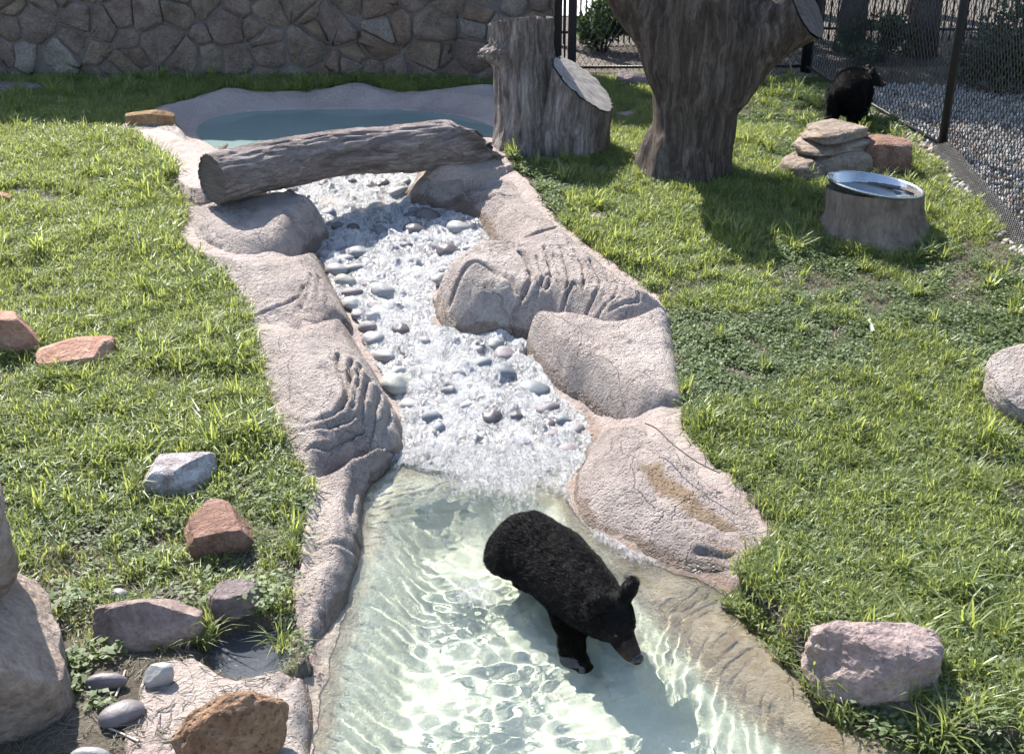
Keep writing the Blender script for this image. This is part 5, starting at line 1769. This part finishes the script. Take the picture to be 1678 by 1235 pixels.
def shrub(x, y, h, r, label, seed, per=90, cl=16, leaf=0.045):
    rg = np.random.default_rng(seed)
    root = empty('shrub', (x, y, 0.59))
    tag(root, label, 'shrub', 'shrubs beyond the fences')
    bm = bmesh.new()
    C = []
    for k in range(cl):
        a = rg.uniform(0, 6.28); q = rg.random() ** 0.5 * r
        e = Vector((math.cos(a) * q, math.sin(a) * q, rg.uniform(0.25, 1.0) * h * (1 - 0.4 * (q / r) ** 2)))
        bm_rod(bm, (0.04 * math.cos(a), 0.04 * math.sin(a), -0.03), e, 0.010, 0.003, 5)
        C.append(np.array(e))
    bm_obj('stems', bm, M_TBARK, root, True)
    V, F = leaf_cloud(C, [0.30 * r + 0.05] * cl, per, leaf, seed)
    mesh_obj('foliage', V, F, M_SHRUB, root, False)
for i, (x, y, h, r, lab) in enumerate([(1.05, 14.55, 0.55, 0.35, 'low dark shrub at the foot of the picket fence beyond the gate'), (1.75, 14.5, 0.95, 0.4, 'dark bushy shrub right of the gate behind the forked trunk'),
        (2.45, 14.4, 0.6, 0.4, 'shaded shrub hidden behind the forked trunk'), (4.75, 12.1, 0.6, 0.35, 'weedy shrub against the mesh fence right of the far bear'), (5.0, 10.6, 0.7, 0.4, 'shrub behind the mesh near the right picture edge'),
        (5.9, 11.6, 0.9, 0.5, 'dark shrub deep behind the mesh at the right picture edge'), (5.6, 13.4, 1.0, 0.55, 'tall dark shrub behind the mesh below the tree trunks'), (7.0, 13.0, 1.1, 0.6, 'dark shrub at the top right behind the mesh'), (4.1, 13.9, 0.5, 0.35, 'small shrub between the two trunks behind the mesh')]):
    shrub(x, y, h, r, lab, 600 + i)

# ------------------------------------------------------------------ scattering helper (geometry nodes)
LIB = 0
def scatter(name, P, rot, scl, idx, sources, label=None, category=None):
    """instances of the source meshes on the given points: one object nobody could count"""
    global LIB
    LIB += 1
    coll = bpy.data.collections.new('scatter_source_%02d' % LIB)
    for i, me in enumerate(sources):
        o = bpy.data.objects.new('src_%02d_%03d' % (LIB, i), me)
        coll.objects.link(o)
    me = bpy.data.meshes.new(name)
    me.vertices.add(len(P))
    me.vertices.foreach_set('co', np.ascontiguousarray(P, np.float32).ravel())
    add_attr(me, 'rot', np.asarray(rot, np.float32), 'FLOAT_VECTOR')
    add_attr(me, 'scl', np.asarray(scl, np.float32))
    add_attr(me, 'idx', np.asarray(idx, np.int32), 'INT')
    ob = bpy.data.objects.new(name, me)
    COL.objects.link(ob)
    ng = bpy.data.node_groups.new(name + '_scatter', 'GeometryNodeTree')
    ng.interface.new_socket('Geometry', in_out='INPUT', socket_type='NodeSocketGeometry')
    ng.interface.new_socket('Geometry', in_out='OUTPUT', socket_type='NodeSocketGeometry')
    N = ng.nodes
    gi = N.new('NodeGroupInput'); go = N.new('NodeGroupOutput')
    ci = N.new('GeometryNodeCollectionInfo')
    ci.inputs['Collection'].default_value = coll
    ci.inputs['Separate Children'].default_value = True
    ci.inputs['Reset Children'].default_value = True
    ip = N.new('GeometryNodeInstanceOnPoints')
    ip.inputs['Pick Instance'].default_value = True
    def named(nm, typ):
        a = N.new('GeometryNodeInputNamedAttribute'); a.data_type = typ
        a.inputs['Name'].default_value = nm
        return a.outputs['Attribute']
    L = ng.links.new
    L(gi.outputs[0], ip.inputs['Points'])
    L(ci.outputs[0], ip.inputs['Instance'])
    L(named('idx', 'INT'), ip.inputs['Instance Index'])
    e2r = N.new('FunctionNodeEulerToRotation')
    L(named('rot', 'FLOAT_VECTOR'), e2r.inputs[0])
    L(e2r.outputs[0], ip.inputs['Rotation'])
    L(named('scl', 'FLOAT'), ip.inputs['Scale'])
    L(ip.outputs[0], go.inputs[0])
    m = ob.modifiers.new('scatter', 'NODES')
    m.node_group = ng
    tag(ob, label, category, kind='stuff')
    return ob

# ------------------------------------------------------------------ grass
def blade_clump(seed, count, hmin, hmax, spread, width, lean, mat):
    rg = np.random.default_rng(seed)
    VV, FF = [], []
    for b in range(count):
        a = rg.uniform(0, 6.28); q = rg.random() ** 0.6 * spread
        base = np.array((math.cos(a) * q, math.sin(a) * q, -0.01))
        d = rg.uniform(0, 6.28)
        dv = np.array((math.cos(d), math.sin(d), 0)); sv = np.array((-math.sin(d), math.cos(d), 0))
        h = rg.uniform(hmin, hmax); le = rg.uniform(0.15, 1.0) * lean * h
        w = width * rg.uniform(0.7, 1.3)
        o = len(VV)
        for t, ww in ((0, 0.8), (0.4, 1.0), (0.75, 0.75)):
            c = base + dv * le * t * t + np.array((0, 0, h * (t - 0.32 * (le / h) * t * t)))
            VV += [c - sv * w * ww / 2, c + sv * w * ww / 2]
        VV.append(base + dv * le * 1.15 + np.array((0, 0, h * (1 - 0.42 * le / h))))
        FF += [(o, o + 1, o + 3, o + 2), (o + 2, o + 3, o + 5, o + 4), (o + 4, o + 5, o + 6)]
    me = bpy.data.meshes.new('blades')
    me.from_pydata([tuple(v) for v in VV], [], FF)
    me.materials.append(mat)
    return me

def leaf_clump(seed, count, h, spread, size, mat):
    rg = np.random.default_rng(seed)
    VV, FF = [], []
    for b in range(count):
        a = rg.uniform(0, 6.28); q = rg.random() ** 0.5 * spread
        c = np.array((math.cos(a) * q, math.sin(a) * q, h * rg.uniform(0.25, 1.0)))
        d = rg.uniform(0, 6.28)
        dv = np.array((math.cos(d), math.sin(d), rg.uniform(-0.35, 0.5))); sv = np.array((-math.sin(d), math.cos(d), rg.uniform(-0.3, 0.3)))
        s = size * rg.uniform(0.6, 1.3)
        o = len(VV)
        VV += [c, c + dv * s * 0.45 + sv * s * 0.32, c + dv * s, c + dv * s * 0.45 - sv * s * 0.32]
        FF += [(o, o + 1, o + 2, o + 3)]
    me = bpy.data.meshes.new('leaves')
    me.from_pydata([tuple(v) for v in VV], [], FF)
    me.materials.append(mat)
    return me

M_G1 = leaf_mat('grass_long', (0.095, 0.128, 0.034), (0.19, 0.225, 0.075), (0.45, 0.51, 0.12), 0.45)
M_G2 = leaf_mat('grass_turf', (0.098, 0.13, 0.045), (0.18, 0.215, 0.088), (0.39, 0.46, 0.12), 0.5)
M_G3 = leaf_mat('clover', (0.075, 0.11, 0.036), (0.135, 0.18, 0.065), (0.27, 0.37, 0.07), 0.6)
M_G4 = leaf_mat('straw', (0.19, 0.165, 0.12), (0.33, 0.29, 0.22), (0.22, 0.18, 0.11), 0.5)
CL = [blade_clump(700 + k, 30, 0.05, 0.115, 0.06, 0.0062, 0.95, M_G1) for k in range(6)]
CL += [blade_clump(720 + k, 34, 0.025, 0.06, 0.06, 0.0048, 0.9, M_G2) for k in range(4)]
CL += [leaf_clump(740 + k, 34, 0.045, 0.065, 0.021, M_G3) for k in range(4)]
CL += [blade_clump(760 + k, 24, 0.02, 0.06, 0.075, 0.005, 1.7, M_G4) for k in range(2)]
CL += [blade_clump(780 + k, 22, 0.13, 0.22, 0.035, 0.0075, 0.9, M_G1) for k in range(2)]

def project(X, Y, Z):
    dep = CP * Y + SP * (CAM_H - Z)
    return 839 + FPX * X / dep, 617.5 - FPX * (SP * Y - CP * (CAM_H - Z)) / dep

def grass():
    rg = np.random.default_rng(99)
    n0 = 135000
    X = rg.uniform(-6.6, 3.62, n0); Y = rg.uniform(3.0, 12.7, n0)
    Z = terrain(X, Y)
    u, v = project(X, Y, Z)
    ok = (F_CONC(X, Y) < -0.005) & (u > -260) & (u < 1900) & (v < 1400)
    ok &= sdf(X, Y, PUD) < -0.02
    fx = np.interp(Y, [5.6, 9.95, 13.05], [3.6, 3.58, 3.1])
    ok &= X < fx - 0.0
    for a, b, r0, r1 in ROCKS_ON_LAWN:
        ok &= np.hypot(X - a, Y - b) > r0
    left = X < 0.2 * (Y - 9) - 0.6
    cover = fbm2(X, Y, 1.6, 4, 801) * 0.5 + 0.5
    fine = fbm2(X, Y, 6, 3, 803) * 0.5 + 0.5
    dens = np.full(n0, 1.0)
    # trodden earth at the near left, gravel margin along the fence
    bare = smooth(0, 1, (v - 640) / 330) * (1 - smooth(420, 620, u)) 
    dens *= 1 - bare * np.clip(0.72 + 1.6 * (0.5 - cover), 0, 1)
    low = smooth(1000, 1090, v) * (1 - smooth(330, 520, u))
    dens *= 1 - 0.93 * low
    dens *= np.where(left, 1.0, 0.97) * (0.45 + 0.75 * smooth(0.28, 0.5, fine))
    dens *= 1 - 0.93 * smooth(-0.30, -0.10, X - fx + 0.10 * noise2(X * 3, Y * 3, 9)) * (1 - smooth(10.2, 11.5, Y))
    worn = smooth(0.10, 0.42, fbm2(X, Y, 0.8, 4, 821)) * smooth(-0.1, 0.3, fbm2(X, Y, 3.5, 3, 823))
    dens *= 1 - 0.45 * worn
    ok &= rg.random(n0) < dens
    worn = worn[ok]
    X, Y, Z, left, cover, bare = X[ok], Y[ok], Z[ok], left[ok], cover[ok], bare[ok]
    m = len(X)
    r = rg.random(m)
    kind = np.where(left, np.where(r < 0.50, 0, np.where(r < 0.78, 1, np.where(r < 0.84, 2, 3))),
                    np.where(r < 0.34, 0, np.where(r < 0.62, 1, np.where(r < 0.86, 2, 3))))
    # the right lawn turns to clover in drifts
    drift = fbm2(X, Y, 0.9, 3, 811)
    kind = np.where(~left & (drift > 0.2) & (r < 0.7), 2, kind)
    kind = np.where(bare > 0.3, np.where(r < 0.28, 0, np.where(r < 0.48, 1, np.where(r < 0.82, 2, 3))), kind)
    kind = np.where((worn > 0.35) & (rg.random(m) < 0.45), 3, kind)
    tall = rg.random(m) < 0.012
    idx = np.choose(kind, [rg.integers(0, 6, m), rg.integers(6, 10, m), rg.integers(10, 14, m), rg.integers(14, 16, m)])
    idx = np.where(tall, rg.integers(16, 18, m), idx)
    scl = rg.uniform(0.65, 1.2, m) * (0.72 + 0.5 * cover)
    scl = np.where(left, scl, scl * 0.92) * (1.08 - 0.35 * worn) * (1 + 0.22 * fbm2(X, Y, 1.1, 2, 831))
    rot = np.c_[rg.normal(0, 0.14, m), rg.normal(0, 0.14, m), rg.uniform(0, 6.28, m)]
    scatter('grass', np.c_[X, Y, Z], rot, scl, idx, CL, 'green grass and clover of the enclosure lawns', 'grass')
    return m
NG = grass()
print('grass clumps', NG)

# ------------------------------------------------------------------ gravel along the fence
COB_M['tan'] = cobble_mat('pebble_tan', (0.40, 0.33, 0.28), 0.7)
def gravel():
    rg = np.random.default_rng(131)
    n0 = 9000
    X = rg.uniform(3.25, 5.8, n0); Y = rg.uniform(7.0, 12.4, n0)
    fx = np.interp(Y, [5.6, 9.95, 13.05], [3.6, 3.58, 3.1])
    ok = (X > fx - 0.16 + 0.10 * noise2(X * 3, Y * 3, 9)) & ((X < fx + 1.35) | (rg.random(n0) < 0.4))
    X, Y = X[ok], Y[ok]
    Z = np.where(X > 5.1, 0.585, terrain(X, Y))
    m = len(X)
    src = []
    for k in range(5):
        me = smooth_noise_mesh('pebbles', 2, 140 + k, 0.3, 1.0, (1, .8, .6))
        me.materials.append(COB_M[['pale', 'green', 'pale', 'tan', 'tan'][k]])
        src.append(me)
    scatter('gravel', np.c_[X, Y, Z + 0.005], rg.uniform(-.5, 6.28, (m, 3)), rg.uniform(0.014, 0.034, m), rg.integers(0, 5, m), src, 'pale gravel along and behind the mesh fence', 'gravel')
gravel()

# litter: dry bits on the trodden earth
def litter():
    rg = np.random.default_rng(151)
    n0 = 1600
    u = rg.uniform(0, 480, n0); v = rg.uniform(830, 1240, n0)
    P = np.array([at_fn(a, b, lawn_z) for a, b in zip(u, v)])
    Z = terrain(P[:, 0], P[:, 1])
    src = []
    for k in range(3):
        V, F = tubes([(-0.5, 0, 0), (0.1, 0.06 * k, 0.03)], [(0.1, 0.06 * k, 0.03), (0.5, -0.05, 0)], 0.035, 3)
        me = raw_mesh('bits', V, F); me.materials.append(M_G4); src.append(me)
    m = n0
    scatter('plant_litter', np.c_[P, Z + 0.008], np.c_[rg.normal(0, .15, m), rg.normal(0, .15, m), rg.uniform(0, 6.28, m)], rg.uniform(0.02, 0.07, m), rg.integers(0, 3, m), src, 'dry stalks strewn over the trodden earth at the near left', 'litter')
litter()

# twigs one can pick out
M_TWIG = simple_mat('pale_twig', (0.42, 0.37, 0.31), 0.8)
M_DTWIG = simple_mat('dark_twig', (0.10, 0.075, 0.06), 0.8)
def twig(pts, r, mat, label, h=0.012):
    W = []
    for x, y in pts:
        p = on_ground(x, y); W.append((p.x, p.y, p.z + h))
    W = spline(W, 4, False)
    root = Vector(W[0])
    V, F = tubes(W[:-1] - W[0], W[1:] - W[0], r, 5)
    o = mesh_obj('twig', V, F, mat); o.location = root
    tag(o, label, 'twig')
twig([(1423, 531), (1427, 543), (1430, 553)], 0.012, simple_mat('white_stick', (0.75, 0.74, 0.72), 0.6), 'short white stick in the right lawn', 0.035)
twig([(190, 1145), (200, 1120), (206, 1102)], 0.005, M_TWIG, 'pale twig leaning behind the smooth purple stone')
twig([(165, 1190), (200, 1205), (228, 1218)], 0.005, M_TWIG, 'pale twig lying in front of the smooth purple stone')
twig([(78, 1038), (105, 1035), (132, 1015)], 0.005, M_TWIG, 'curved pale twig beside the left edge boulder')
twig([(228, 1190), (232, 1175), (240, 1165)], 0.004, M_DTWIG, 'thin dark twig right of the smooth purple stone')
twig([(1055, 735), (1075, 745), (1100, 770), (1140, 800), (1176, 818)], 0.004, M_DTWIG, 'long thin dark twig across the pitted boulder', 0.15)

# weeds one can pick out at the near left
def weed(x, y, n_, h, size, label, seed, blades=False):
    p = on_ground(x, y)
    if blades: me = blade_clump(seed, n_, h * 0.6, h, 0.03, 0.005, 0.9, M_G1)
    else: me = leaf_clump(seed, n_, h, h * 1.1, size, M_G3)
    root = empty('weed', p)
    tag(root, label, 'plant', 'weeds on the trodden earth')
    link_mesh('leaves', me, None, root, False)
    if not blades:
        A = [(0, 0, -0.01)] * 6
        rg = np.random.default_rng(seed)
        B = [(rg.normal() * h * 0.5, rg.normal() * h * 0.5, h * rg.uniform(.5, .9)) for _ in range(6)]
        V, F = tubes(A, B, 0.0025, 3)
        mesh_obj('stems', V, F, M_G3, root, False)
weed(332, 1062, 60, 0.17, 0, 'spiky green grass tuft at the left end of the puddle', 901, True)
weed(462, 1068, 26, 0.22, 0, 'tall grass blades standing in the right end of the puddle', 903, True)
weed(120, 1092, 90, 0.07, 0.035, 'broad patch of round-leaved weed left of the dull mauve stone', 905)
weed(130, 1128, 40, 0.05, 0.035, 'small weed touching the dull mauve stone', 907)
weed(178, 1072, 40, 0.06, 0.04, 'leafy weed at the left foot of the long block', 909)
weed(105, 1000, 110, 0.10, 0.032, 'bushy yellow-green weed beside the left edge boulder', 911)
weed(60, 1140, 60, 0.08, 0.04, 'shaded weed at the foot of the left edge boulder', 913)
weed(330, 985, 70, 0.12, 0.035, 'leafy weed between the long block and the dark angular rock', 915)
weed(430, 990, 120, 0.11, 0.035, 'dense dark weed behind the puddle', 917)
weed(162, 1155, 26, 0.045, 0.035, 'tiny weed above the smooth purple stone', 919)
